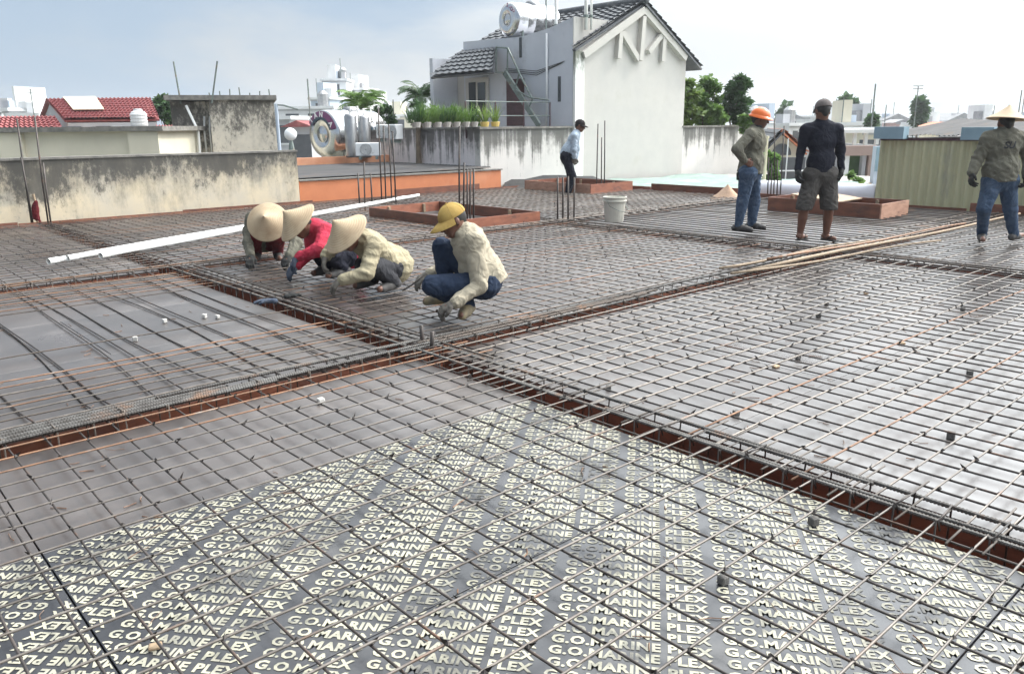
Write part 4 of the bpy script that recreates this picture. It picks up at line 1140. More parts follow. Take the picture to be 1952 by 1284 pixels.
# body of the building under the deck
ub = thing('unfinished_building', 'unfinished concrete building carrying the formwork deck', 'building', (6, 6, GZ))
mb = MB(); mb.box((-8.3, -7.6, 0), (7.5, 7.55, 8.66)); part('wall', mb, MATS['concrete'], ub)

# long stained wall on the left
w = thing('boundary_wall', 'low yellowish wall with black mould, left of the orange parapet', 'wall', (0, 14, 0))
mb = MB(); mb.box((-9, -.1, -1.5), (7.18, .1, .945)); part('wall_face', mb, MATS['wall_yellow'], w)
mb = MB()
for i in range(14):
    x0 = -9 + i*1.157; mb.box((x0, -.115 - RND.uniform(0, .008), .945), (x0 + 1.155, .115, .97 + RND.uniform(0, .01)))
part('coping', mb, MATS['coping'], w)

# orange parapet with a sheet roof behind
w = thing('orange_parapet', 'flat orange painted parapet in front of a dark sheet roof', 'parapet', (9.7, 14.02, 0))
mb = MB(); mb.box((-2.48, -.06, -1.5), (2.55, .08, .40)); part('wall_face', mb, MATS['orange_paint'], w)
mb = MB(); mb.box((-2.48, -.085, .40), (2.58, .10, .425)); part('capping', mb, MATS['coping'], w)
w = thing('sheet_roof', 'low dark corrugated sheet roof behind the orange parapet', 'roof', (9.6, 16, .43))
mb = MB(); n = 66
vs, fs = [], []
for i in range(n + 1):
    y = -1.88 + 3.8*i/n; z = .02 + (.035 if i % 2 else 0) + .02*i/n
    vs += [(-2.35, y, z), (2.5 - .4*i/n, y, z)]
for i in range(n): fs.append((2*i, 2*i+1, 2*i+3, 2*i+2))
mb.add(vs, fs); part('sheeting', mb, MATS['roof_sheet'], w)
mb = MB(); mb.box((-2.3, -1.8, -.5), (2.0, 1.9, -.02)); part('ceiling_slab', mb, MATS['concrete'], w)
b0, b1 = on_y(566, 300, 18.0), on_y(797, 296, 18.0)
w = thing('back_parapet', 'pale orange back parapet below the steel water tank', 'parapet', (b0.x, 18.0, .4))
L = b1.x - b0.x
mb = MB(); mb.box((-.6, 0, -.9), (L, .15, .27)); part('wall_face', mb, MATS['orange_pale'], w)
for i in range(7):
    mb = MB(); x = .1 + i*L/7; mb.box((x, -.06, .0), (x + .07, -.001, .09)); part('rafter_end', mb, MATS['board_red'], w)

# white walls left and right of the gabled house
def topped_wall(name, label, a, b, m, zt=1.30):
    t = thing(name, label, 'wall', (a[0], a[1], 0))
    mb = MB(); mb.box((0, 0, -2), (b[0]-a[0], b[1]-a[1], zt)); part('wall_face', mb, MATS[m], t)
    mb = MB(); mb.box((-.04, -.04, zt), (b[0]-a[0] + .04, b[1]-a[1] + .04, zt + .05)); part('coping', mb, MATS['coping'], t)
    return t
XW = on_y(916, 300, 14.3).x
XH = on_y(1094, 250, 14.3).x
topped_wall('terrace_wall', 'white terrace wall streaked with black mould, left of the gabled facade', (XW, 14.3), (XH - .004, 14.5), 'wall_white')
topped_wall('side_wall', 'pinkish white mould-streaked wall behind the air conditioners', (XW, 14.504), (XW + .2, 18.6), 'wall_pinkwhite', zt=1.297)
XR = on_y(1302, 250, 14.3).x
topped_wall('garden_wall', 'white wall with long black streaks, right of the gabled facade', (XR + .004, 14.32), (XR + 4.2, 14.5), 'wall_white', zt=1.27)

# gabled house
hs = thing('gabled_house', 'white gabled rooftop house with grey tiled roof and outside steel stair', 'house', (XH, 14.3, 0))
def HL(p): return Vector(p) - Vector((XH, 14.3, 0))
Lx, Rx = XH, XR
eaveL, eaveR = on_y(1102, 98, 14.3), on_y(1306, 112, 14.3)
peak = on_y(1222, 10, 14.3)
ez = (eaveL.z + eaveR.z)/2
pk = Vector((peak.x, 14.3, peak.z - .06))
solid('facade', [HL((Lx, 14.3, -2)), HL((Rx, 14.3, -2)), HL((Rx, 14.3, ez)), HL(pk), HL((Lx, 14.3, ez))], (0, 4.7, 0), MATS['house_white'], hs)
# raised truss relief on the gable
def relief(a, b, w=.16, d=.07):
    A, B = on_y(*a, 14.3), on_y(*b, 14.3)
    mb = MB(); mb.beam(HL((A.x, 14.3 - d/2, A.z)), HL((B.x, 14.3 - d/2, B.z)), w, d, up=(0, -1, 0))
    return part('relief_bar', mb, MATS['house_clean'], hs)
for k, (a, b) in enumerate([((1106, 106), (1222, 20)), ((1222, 20), (1302, 112)), ((1222, 32), (1215, 116)), ((1178, 58), (1174, 112)), ((1181, 62), (1212, 114)), ((1262, 66), (1258, 118)), ((1258, 66), (1232, 100))]):
    relief(a, b, .17 if k < 2 else .14, .15 - .006*k)
mb = MB(); mb.box(HL((Lx - .05, 14.22, -2)), HL((Lx + .27, 14.296, ez))); part('pilaster', mb, MATS['pilaster'], hs)
# side wall with low parapet, as one body standing 20 mm outside the gable block
sp = [on_x(1094, 345, XH - .03), on_x(1104, 31, XH - .03), on_x(1047, 54, XH - .03), on_x(995, 70, XH - .03), on_x(883, 80, XH - .03)]
sp = [Vector((XH - .03, max(14.33, p.y), p.z)) for p in sp]
yb = sp[-1].y
pts = [Vector((XH - .03, 14.33, -2))] + sp[1:] + [Vector((XH - .03, yb, -2))]
solid('side_wall', [HL(p) for p in pts], (1.5, 0, 0), MATS['house_blue'], hs)
mb = MB(); f0 = sp[1]; mb.box(HL((XH - .034, 14.31, ez - .3)), HL((XH + 1.47, 14.328, f0.z + .01))); part('tower_front', mb, MATS['house_white'], hs)
# roof: rows of tiles as stepped, waved sheets
def tile_roof(name, p0, p1, p2, p3, rows, cols, m, parent, th=.05, wave=.035):
    """p0-p1 eave, p3-p2 ridge; rows step, columns wave"""
    p0, p1, p2, p3 = map(Vector, (p0, p1, p2, p3))
    nv = (p1 - p0).cross(p3 - p0).normalized()
    if nv.z < 0: nv = -nv
    vs, fs = [], []
    nc = cols*4
    for r in range(rows):
        for e in (0, 1):
            t = (r + e*1.0)/rows
            for c in range(nc + 1):
                s = c/nc
                q = p0.lerp(p1, s).lerp(p3.lerp(p2, s), t)
                vs.append(q + nv*(wave*(.5 + .5*math.cos(2*math.pi*c/4)) + (th*.7 if e == 0 else 0)))
    k = nc + 1
    for r in range(rows):
        a = 2*r*k
        for c in range(nc):
            fs.append((a+c, a+c+1, a+k+c+1, a+k+c))
            if r < rows - 1: fs.append((a+k+c, a+k+c+1, a+2*k+c+1, a+2*k+c))
    mb = MB(); mb.add(vs, fs)
    mb.add([p0 - nv*.03, p1 - nv*.03, p2 - nv*.03, p3 - nv*.03, p0 - nv*(.03+th), p1 - nv*(.03+th), p2 - nv*(.03+th), p3 - nv*(.03+th)],
           [(0,1,2,3),(7,6,5,4),(0,4,5,1),(1,5,6,2),(2,6,7,3),(3,7,4,0)])
    return part(name, mb, MATS[m], parent)
rz = pk.z + .12
slopeR = (pk.z - ez)/(Rx - pk.x); slopeL = (pk.z - ez)/(pk.x - Lx)
oR = 0.55
tile_roof('roof', HL((Rx + oR, 14.12, ez - slopeR*oR + .1)), HL((Rx + oR, 19.2, ez - slopeR*oR + .1)), HL((pk.x, 19.2, rz)), HL((pk.x, 14.12, rz)), 12, 22, 'roof_dark', hs)
tile_roof('roof', HL((Lx - .1, 14.20, ez + .05)), HL((Lx - .1, 14.30, ez + .05)), HL((pk.x, 14.30, rz)), HL((pk.x, 14.20, rz)), 12, 1, 'roof_dark', hs)
tile_roof('roof', HL((Lx + .9, 14.304, ez + .9*slopeL + .12)), HL((Lx - .1, 19.2, ez - .1*slopeL + .12)), HL((pk.x, 19.2, rz)), HL((pk.x, 14.304, rz)), 10, 18, 'roof_dark', hs)
mb = MB(); mb.tube([HL((pk.x, 14.1, rz + .05)), HL((pk.x, 19.2, rz + .05))], .10, 8); part('ridge_cap', mb, MATS['roof_dark'], hs, smooth=True)
# porch roof over the terrace
a_, b_, c_, d_ = on_x(820, 146, XH - 1.25), on_x(940, 135, XH - 1.0), on_x(945, 104, XH - .05), on_x(883, 98, XH - .05)
pr = tile_roof('porch_roof', HL((a_.x, a_.y, a_.z)), HL((b_.x, b_.y, a_.z + .03)), HL((c_.x, c_.y, d_.z)), HL((d_.x, d_.y, d_.z)), 6, 9, 'roof_dark', hs)
# openings on the blue wall
def wallbox(name, pa, pb, d, m, parent, x=XH - .03):
    A, B = on_x(*pa, x), on_x(*pb, x)
    mb = MB(); mb.box(HL((x - d, min(A.y, B.y), min(A.z, B.z))), HL((x + .0, max(A.y, B.y), max(A.z, B.z))))
    return part(name, mb, MATS[m], parent)
wf = wallbox('window_frame', (890, 150), (934, 222), .06, 'house_white', hs)
wallbox('pane', (897, 158), (911, 216), .075, 'glass_dark', wf); wallbox('pane', (914, 158), (929, 216), .075, 'glass_dark', wf)
wallbox('door', (966, 152), (1000, 240), .02, 'maroon_door', hs)
wallbox('slit_window', (1064, 146), (1069, 194), .012, 'glass_dark', hs)
wallbox('drain_slot', (990, 72), (995, 110), .012, 'glass_dark', hs)
# far wall of the porch
mb = MB(); mb.box(HL((XH - .9, yb + .3, -2)), HL((XH - .04, yb + .45, d_.z - .2))); part('porch_wall', mb, MATS['house_blue'], hs)

mb = MB(); mb.tube([HL((XH - .07, 15.2, 3.6)), HL((XH - .07, 15.2, 1.2))], .03, 6); part('downpipe', mb, MATS['white_plastic'], hs, smooth=True)
for k in range(3):
    mb = MB(); mb.tube([HL((XH - .045, 14.6 + .05*k, 2.9 - .02*k)), HL((XH - .05, 15.6, 2.72 - .05*k)), HL((XH - .045, 16.8, 2.85 - .04*k))], .008, 4); part('cable', mb, MATS['tarp_black'], hs)

# steel stair
st = thing('steel_stair', 'steep grey steel stair with railing against the blue-grey wall', 'stair', (XH - .5, 15.5, 1))
SO = Vector((XH - .5, 15.5, 1))
def SX(px, py, x): return on_x(px, py, x) - SO
for x in (XH - .62, XH - .22):
    mb = MB(); mb.beam(SX(962, 138, x), SX(1028, 240, x), .06, .14); part('stringer', mb, MATS['galv'], st)
for i in range(11):
    f = (i + .5)/11
    a, b = SX(962 + 66*f, 138 + 102*f, XH - .62), SX(962 + 66*f, 138 + 102*f, XH - .22)
    mb = MB(); mb.beam(a, b, .16, .025); part('tread', mb, MATS['galv'], st)
for x in (XH - .62, XH - .22):
    mb = MB(); mb.tube([SX(946, 90, x), SX(968, 92, x), SX(990, 140, x), SX(1015, 190, x)], .026, 6); part('handrail', mb, MATS['galv'], st)
    for (p, q) in (((946, 90), (946, 136)), ((968, 92), (967, 136)), ((990, 140), (982, 168)), ((1015, 190), (1008, 205))):
        mb = MB(); mb.tube([SX(*p, x), SX(*q, x)], .022, 5); part('post', mb, MATS['galv'], st)
mb = MB(); A_, B_ = SX(944, 137, XH - .62), SX(969, 137, XH - .22); mb.box((A_.x, min(A_.y, B_.y), A_.z - .03), (B_.x, max(A_.y, B_.y), A_.z)); part('landing', mb, MATS['galv'], st)
mb = MB(); mb.tube([SX(984, 172, XH - .66), SX(1010, 186, XH - .66), SX(1046, 191, XH - .66)], .02, 6); part('pipe', mb, MATS['galv'], st, smooth=True)

# steel water tanks
def tank(label, c, axis, R, L, letters, band, legs_z, marks):
    ax = Vector(axis).normalized()
    t = thing('water_tank', label, 'water tank', (c[0], c[1], legs_z), 'stainless steel water tanks on the roofs')
    cl = Vector((0, 0, c[2] - legs_z))
    M = Matrix.Translation(cl) @ Vector((0, 0, 1)).rotation_difference(ax).to_matrix().to_4x4()
    prof = [(0.001, -.02), (R*.30, -.015), (R*.31, .0), (R*.37, .0), (R*.39, -.02), (R*.70, -.005), (R*.95, .05), (R, .12)]
    for i in range(1, 6):
        z = .12 + (L - .24)*i/5
        if i < 5: prof += [(R, z - .03), (R*1.012, z - .015), (R*1.012, z + .015), (R, z + .03)]
    prof += [(R, L - .12), (R*.95, L - .05), (R*.6, L), (.001, L)]
    mb = MB(); mb.lathe(prof, 40, M=M); part('shell', mb, MATS['steel'], t, smooth=True, fixn=True)
    # frame of the end face: u right, v up as seen
    up = (Vector((0, 0, 1)) - ax*ax.z).normalized(); rt = (-ax).cross(up)*-1
    ec = cl - ax*.012
    def fp(r, a): return ec + rt*(r*math.cos(a)) + up*(r*math.sin(a)) - ax*(.006 if r < R*.8 else -.03)
    if band:
        for (r0, r1, m, dz) in ((R*.72, R*.95, 'purple_print', .0), (R*.60, R*.72, 'teal_print', .0)):
            vs, fs = [], []; n = 24
            for i in range(n + 1):
                a = math.radians(150 - 135*i/n)
                vs += [fp(r0, a) - ax*.03, fp(r1, a) - ax*.03 if r1 < R*.8 else fp(r1, a) - ax*.02]
            for i in range(n): fs.append((2*i, 2*i+1, 2*i+3, 2*i+2))
            mb = MB(); mb.add(vs, fs); part('emblem_band', mb, MATS[m], t)
    if letters:
        for i, ch in enumerate(letters):
            if ch == ' ': continue
            a = math.radians((135 - 26*i) if band else (75 - 34*i))
            tc_ = bpy.data.curves.new('emblem_letter', 'FONT'); tc_.body = ch; tc_.size = R*(.30 if band else .30); tc_.offset = .006; tc_.align_x = 'CENTER'; tc_.align_y = 'CENTER'; tc_.extrude = .002
            to_ = bpy.data.objects.new('emblem_letter', tc_); COL.objects.link(to_); bpy.context.view_layer.update()
            me = bpy.data.meshes.new_from_object(to_.evaluated_get(bpy.context.evaluated_depsgraph_get())); bpy.data.objects.remove(to_)
            o = link('emblem_letter', me, MATS['white_print' if band else 'purple_print'], t)
            pos = ec + rt*(R*.80*math.cos(a)) + up*(R*.80*math.sin(a)) - ax*.035
            d_up = (rt*math.cos(a) + up*math.sin(a)); d_r = d_up.cross(-ax)
            o.matrix_local = Matrix.Translation(pos) @ Matrix(((d_r.x, d_up.x, -ax.x), (d_r.y, d_up.y, -ax.y), (d_r.z, d_up.z, -ax.z))).to_4x4()
    # printed marks on the flank
    side = (up*.45 - rt*-1*.0)
    for r in range(marks):
        for q in range(7):
            th = math.radians(28 - 15*r)
            nrm_ = (rt*math.cos(th) + up*math.sin(th))
            p = cl + ax*(L*(.32 + .07*q)) + nrm_*(R*1.008)
            tt = ax; bb = nrm_.cross(tt)
            mb = MB(); w_, h_ = .035, .045
            mb.add([p - tt*w_ - bb*h_, p + tt*w_*.6 - bb*h_, p + tt*w_ + bb*h_*(.3 if q % 2 else 1), p - tt*w_*(.2 if q % 3 else 1) + bb*h_], [(0, 1, 2, 3)])
            part('flank_mark', mb, MATS['teal_print'], t)
    # stand
    for s in (-1, 1):
        for f in (.18, .82):
            p = cl + ax*(L*f) + Vector((rt.x, rt.y, 0)).normalized()*(R*.72*s)
            mb = MB(); mb.tube([Vector((p.x, p.y, 0)), Vector((p.x, p.y, cl.z - R*.55))], .03, 6); part('leg', mb, MATS['galv'], t)
        a = cl + ax*(L*.18) + Vector((rt.x, rt.y, 0)).normalized()*(R*.72*s); b = cl + ax*(L*.82) + Vector((rt.x, rt.y, 0)).normalized()*(R*.72*s)
        for zz in (cl.z - R*.55, .12):
            mb = MB(); mb.tube([Vector((a.x, a.y, zz)), Vector((b.x, b.y, zz))], .025, 6); part('rail', mb, MATS['galv'], t)
    mb = MB(); tp = cl + ax*(L*.55) + Vector((0, 0, R)); mb.lathe([(.001, .09), (.16, .08), (.2, .0), (.2, -.05)], 16, M=Matrix.Translation(tp)); part('hatch', mb, MATS['steel_dull'], t, smooth=True, fixn=True)
    return t
tc0 = survey(614, 256, 21.0)
tank('big stainless water tank with purple arc emblem above the pale orange back parapet', tc0, RT*.62 + FW*.78, .60, 1.75, 'TAN A', True, .62, 2)
tc1 = survey(966, 38, 22.4)
tank('stainless water tank on top of the gabled house', tc1, RT*.80 + FW*.60, .44, 1.55, 'SO', False, tc1.z - .62, 0)
# tall filter cylinders, air conditioners beside the big tank
for i, (px, d) in enumerate(((672, 20.3), (697, 20.8))):
    p = survey(px, 300, d); p2 = survey(px, 216 + 3*i, d)
    t = thing('filter_cylinder', ('slim upright steel cylinder right of the big water tank' if i == 0 else 'slim upright steel cylinder next to the palm'), 'cylinder', p)
    h = p2.z - p.z
    mb = MB(); mb.lathe([(.001, 0), (.15, 0), (.155, .05), (.155, h - .08), (.13, h - .02), (.001, h)], 20); part('shell', mb, MATS['steel_dull'], t, smooth=True, fixn=True)
    mb = MB(); mb.tube([(0, 0, h - .02), (0, 0, h + .14), (.22, 0, h + .16), (.24, 0, h - .2)], .022, 6); part('pipe', mb, MATS['pvc'], t, smooth=True)
def aircon(label, px0, py0, px1, py1, d, rot):
    a, b = survey(px0, py1, d), survey(px1, py0, d)
    w_ = (b - a).dot(RT); h_ = b.z - a.z
    t = thing('air_conditioner', label, 'air conditioner', (a.x, a.y, a.z), 'outdoor air conditioning units', rotz=-YAW + rot)
    me = bevelled('casing', (0, 0, 0), (w_, .3, h_), MATS['white_plastic'], t, w=.015)
    M = Matrix.Translation((w_*.42, -.004, h_*.5)) @ Matrix.Rotation(math.pi/2, 4, 'X')
    mb = MB(); mb.lathe([(.001, .0), (h_*.40, .0), (h_*.42, .014), (h_*.44, 0)], 24, M=M); g = part('fan_grille', mb, MATS['grille'], t)
    for k in range(5):
        mb = MB(); mb.lathe([(h_*.08*(k+1) - .008, .004), (h_*.08*(k+1), .016), (h_*.08*(k+1) + .008, .004)], 20, M=M); part('ring', mb, MATS['white_plastic'], g)
    for x in (.1, w_ - .1): mb = MB(); mb.box((x - .03, .0, -.08), (x + .03, .3, -.001)); part('foot', mb, MATS['galv'], t)
aircon('outdoor air conditioning unit standing low on the pale orange parapet', 678, 272, 724, 298, 19.6, .1)
aircon('upper air conditioning unit hung on the pinkish wall', 722, 237, 740, 264, 20.2, .35)
aircon('upper air conditioning unit turned sideways, right of the hung one', 741, 237, 757, 266, 20.0, -.5)

# green tarpaulin, black tarpaulin
def sheet_mesh(x0, x1, y0, y1, z, nx, ny, amp, seed, droop=0):
    r = random.Random(seed); ph = [r.uniform(0, 6) for _ in range(6)]
    vs, fs = [], []
    for i in range(nx + 1):
        for k in range(ny + 1):
            x = x0 + (x1-x0)*i/nx; y = y0 + (y1-y0)*k/ny
            zz = z + amp*(math.sin(1.9*x + ph[0] + .8*math.sin(1.3*y + ph[3])) + math.sin(2.3*y + ph[1]) + .5*math.sin(5*x + 3*y + ph[2]) + .4*math.sin(9*y - 4*x + ph[4]))
            vs.append((x + .08*math.sin(3*y + ph[5]), y + .1*math.sin(2.2*x + ph[1]), zz))
    for i in range(nx):
        for k in range(ny): a = i*(ny+1)+k; fs.append((a, a+ny+1, a+ny+2, a+1))
    mb = MB(); mb.add(vs, fs); return mb
o = part('green_tarpaulin', sheet_mesh(13.9, 19.3, 8.6, 14.15, -.02, 50, 50, .022, 3), MATS['tarp_green'], smooth=True)
tag(o, 'pale green tarpaulin spread out below the white gabled facade', 'tarpaulin')
lr = thing('lower_roof', 'flat concrete roof slab under the pale green tarpaulin', 'roof', (16.6, 10, -.15)); mb = MB(); mb.box((-2.9, -1.6, -.2), (6.5, 4.1, .03)); part('roof_slab', mb, MATS['concrete'], lr)
mb = MB()
vs, fs = [], []
pts_b = [(962, 348, 356), (975, 343, 356), (1000, 340, 355), (1035, 335, 353), (1065, 334, 352), (1100, 334, 350), (1130, 337, 350), (1155, 345, 352)]
for i, (px, pt, pb) in enumerate(pts_b):
    a = survey(px, pb + 6, 18.3); b = survey(px, pt, 18.8); c = survey(px, pt + 1, 19.6)
    vs += [(a.x, a.y, a.z), (b.x, b.y, b.z + .02*math.sin(i*2.3)), (c.x, c.y, c.z - .05)]
for i in range(len(pts_b) - 1):
    for q in (0, 1): fs.append((3*i+q, 3*i+3+q, 3*i+4+q, 3*i+1+q))
n_ = len(vs); vs2 = [(x, y, z - .03) for x, y, z in vs]
mb.add(vs + vs2, fs + [tuple(reversed([i + n_ for i in f])) for f in fs])
o = part('black_tarpaulin', mb, MATS['tarp_black'], smooth=True, fixn=True)
tag(o, 'crumpled black tarpaulin behind the bending man', 'tarpaulin')

# framed openings and upstands on the deck
def upstand(label, corners, h, m, tname='formwork_box', z0=.02):
    c = sum((Vector(p) for p in corners), Vector((0, 0)))/len(corners)
    t = thing(tname, label, 'formwork box', (c.x, c.y, z0))
    n = len(corners)
    for i in range(n):
        a, b = Vector(corners[i]) - c, Vector(corners[(i+1) % n]) - c
        d = (b - a).normalized()
        e = .010 if i % 2 == 0 else -.010
        mb = MB(); mb.beam((a.x - d.x*e, a.y - d.y*e, h/2), (b.x + d.x*e, b.y + d.y*e, h/2), .02, h)
        part('board', mb, MATS[m[i % len(m)]], t)
        for f in (.25, .75):
            q = a.lerp(b, f); nd = Vector((-d.y, d.x))*.035
            mb = MB(); mb.box((q.x + nd.x - .02, q.y + nd.y - .02, 0), (q.x + nd.x + .02, q.y + nd.y + .02, h*.9)); part('batten', mb, MATS['timber'], t)
    return t
upstand('red-brown formwork box with end board coloured lighter as sunlit, behind the man in shorts', [(11.55, 4.98), (12.45, 4.98), (12.45, 6.75), (11.55, 6.75)], .22, ['board_pink', 'board_red', 'board_red', 'board_red'])  # end toward the sun gets the pinker board: sunlight put into its colour
mb = MB(); M = Matrix.Translation((12.05, 6.05, .26)) @ Matrix.Rotation(.1, 4, 'X')
o = bevelled('loose_plywood', (-.42, -.38, -.008), (.42, .38, .008), MATS['ply_raw'], None, w=.002, M=M); tag(o, 'pale plywood offcut lying on the red-brown formwork box', 'plywood')
upstand('long low red formwork frame behind the man in the yellow cap', [(6.72, 8.36), (8.06, 8.36), (8.06, 10.75), (6.72, 10.75)], .15, ['board_orange', 'board_red'])
upstand('low formwork box with greyish boards at the bending man\'s feet', [(12.02, 10.98), (13.3, 10.98), (13.3, 12.9), (12.02, 12.9)], .20, ['board_orange', 'board_red', 'board_red', 'board_pink'])

# PVC pipes
for i, (o1, o2, lab) in enumerate((((0, 0), (0, 0), 'longest of the white pipes lying across the mats'), ((.16, .06), (.10, .06), 'white pipe lying behind the longest white pipe'), ((.20, .02), (-.30, -.06), 'shorter white pipe lying in front of the longest white pipe'))):
    a = Vector((1.90 + o1[0]*1.2, 9.14 + o1[1], .085)); b = Vector((9.0 + o2[0], 12.72 + o2[1], .10))
    if i == 2: b = a.lerp(b, .985); a = a + Vector((.25, -.03, 0)); b = b + Vector((.02, -.05, 0))
    d = (b - a); k = 10
    t = thing('pvc_pipe', lab, 'pipe', (a.x, a.y, a.z), 'white plastic pipes')
    pts = [d*(q/k) + Vector((0, 0, .006*math.sin(q*1.1 + i))) for q in range(k + 1)]
    mb = MB(); mb.tube(pts, .027, 14, caps=False); mb.tube(pts, .023, 14, caps=False); part('barrel', mb, MATS['pvc'], t, smooth=True)
    mb = MB(); mb.tube([pts[0] - d.normalized()*.02, pts[0] + d.normalized()*.10], .031, 14, caps=False); part('socket', mb, MATS['pvc'], t, smooth=True)
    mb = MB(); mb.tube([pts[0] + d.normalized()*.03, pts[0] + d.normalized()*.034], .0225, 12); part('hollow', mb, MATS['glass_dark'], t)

# bucket
t = thing('bucket', 'dirty white plastic bucket standing on the mats', 'bucket', (8.62, 7.42, .05))
mb = MB(); mb.lathe([(.001, .0), (.125, .0), (.13, .02), (.158, .33), (.168, .335), (.168, .35), (.155, .352), (.150, .33), (.12, .03), (.001, .03)], 28); part('pail', mb, MATS['bucket'], t, smooth=False, fixn=True)
mb = MB(); mb.lathe([(.160, .28), (.170, .285), (.170, .30), (.160, .305)], 28); part('rim_band', mb, MATS['bucket'], t)
mb = MB(); mb.tube([(.165, 0, .31), (.17, -.06, .23), (.10, -.17, .17), (0, -.19, .15), (-.10, -.17, .17), (-.17, -.06, .23), (-.165, 0, .31)], .004, 6); part('handle', mb, MATS['galv'], t, smooth=True)

# sand heap
vs, fs = [], []; n = 24; r_ = random.Random(5)
for i in range(7):
    f = i/6
    for k in range(n):
        a = 2*math.pi*k/n; rr = .30*f*(1 + .10*math.sin(3*a + 1) + .05*r_.uniform(-1, 1))
        vs.append((rr*math.cos(a), rr*math.sin(a), .26*(1 - f)**1.15 + .006*r_.uniform(-1, 1)))
for i in range(6):
    for k in range(n): fs.append((i*n+k, (i+1)*n+k, (i+1)*n+(k+1) % n, i*n+(k+1) % n))
mb = MB(); mb.add(vs, fs); o = part('sand_heap', mb, MATS['sand'], smooth=True); o.location = (13.25, 8.62, .0); tag(o, 'small pointed heap of pinkish sand left of the helmeted man', 'sand heap')

# white roll
p = (Vector((14.0, 8.75, .14)), Vector((14.35, 6.3, .14)))
t = thing('sheeting_roll', 'thick white roll lying behind the two standing men', 'roll', (14.15, 7.5, 0))
mb = MB(); q = [p[0] - Vector(t.location), p[1] - Vector(t.location)]
mb.tube([q[0].lerp(q[1], i/8) for i in range(9)], .17, 20); part('roll', mb, MATS['roll_white'], t, smooth=True)
mb = MB(); mb.tube([q[0] + Vector((-.02, .012, 0)), q[0] + Vector((-.02, .004, 0))], .05, 12); part('core', mb, MATS['glass_dark'], t)

# starter bars of the columns
def starters(label, bars, zb=-.05):
    cx, cy = sum(b[0] for b in bars)/len(bars), sum(b[1] for b in bars)/len(bars)
    t = thing('starter_bars', label, 'starter bars', (cx, cy, 0), 'upright starter bars of the columns')
    for (x, y, h, lx, ly) in bars:
        mb = MB(); mb.tube([(x-cx, y-cy, zb), (x-cx + lx*.3, y-cy + ly*.3, h*.45), (x-cx + lx, y-cy + ly, h)], .013, 6); part('bar', mb, MATS['bar_dark'], t, smooth=True)
    return t
def leanR(v): return (RT.x*v, RT.y*v)
def S(px, py, topx, topy):
    """bar from its foot on the deck to its tip, both read off the same distance"""
    g = ground(px, py, .03); d = g.dot(FW); a = survey(topx, topy, d); return (g.x, g.y, a.z, a.x - g.x, a.y - g.y)
starters('four thin starter bars leaning left in front of the stained yellowish wall', [S(60, 425, 32, 226), S(63, 426, 40, 300), S(92, 427, 66, 222), S(97, 427, 82, 310)])
starters('three starter bars against the left half of the orange parapet', [S(686, 396, 682, 330), S(696, 398, 694, 308), S(710, 394, 706, 330)])
starters('four tall starter bars against the middle of the orange parapet', [S(728, 388, 721, 205), S(736, 389, 731, 240), S(747, 387, 741, 238), S(755, 388, 748, 250)])
starters('tight group of starter bars behind the yellow cap', [S(876, 424, 876, 240), S(884, 428, 885, 310), S(891, 429, 891, 322), S(896, 428, 897, 322), S(903, 427, 903, 322)])
starters('short cage of starter bars left of the white bucket', [S(1063, 420, 1063, 338), S(1073, 421, 1073, 338), S(1083, 422, 1083, 336), S(1094, 419, 1095, 338)])
starters('three tall bars right of the bending man', [S(1137, 362, 1140, 236), S(1146, 363, 1147, 262), S(1152, 362, 1153, 230)])
starters('bundle of starter bars between the two standing men', [S(1463, 376, 1465, 300), S(1469, 377, 1471, 312), S(1475, 376, 1476, 226), S(1481, 378, 1482, 305), S(1487, 376, 1495, 240)])
starters('two stub bars where the beam cages cross', [S(805, 655, 803, 620), S(823, 668, 824, 632)])

# timber poles along the cross beam
for i, (a, b, r, m, lab) in enumerate([((6.4, 3.86, .085), (12.9, 3.62, .09), .016, 'timber', 'long timber pole on the cross beam, running out under the right worker'),
        ((6.9, 4.00, .10), (11.2, 3.74, .10), .012, 'bar_rust', 'thin rusty pole beside the long timber pole'),
        ((6.0, 3.82, .10), (9.6, 3.44, .08), .011, 'timber', 'thin timber pole slanting across the beam toward the right worker'),
        ((6.2, 4.07, .10), (8.9, 3.93, .11), .011, 'timber', 'short timber pole on the far side of the cross beam')]):
    d = Vector(b) - Vector(a)
    mb = MB(); mb.tube([d*(k/8) + Vector((0, 0, .012*math.sin(k + i))) for k in range(9)], r, 8, radii=[r*(1.1 - .25*k/8) for k in range(9)])
    o = part('timber_pole', mb, MATS[m], smooth=True); o.location = a; tag(o, lab, 'pole', 'poles lying along the cross beam')

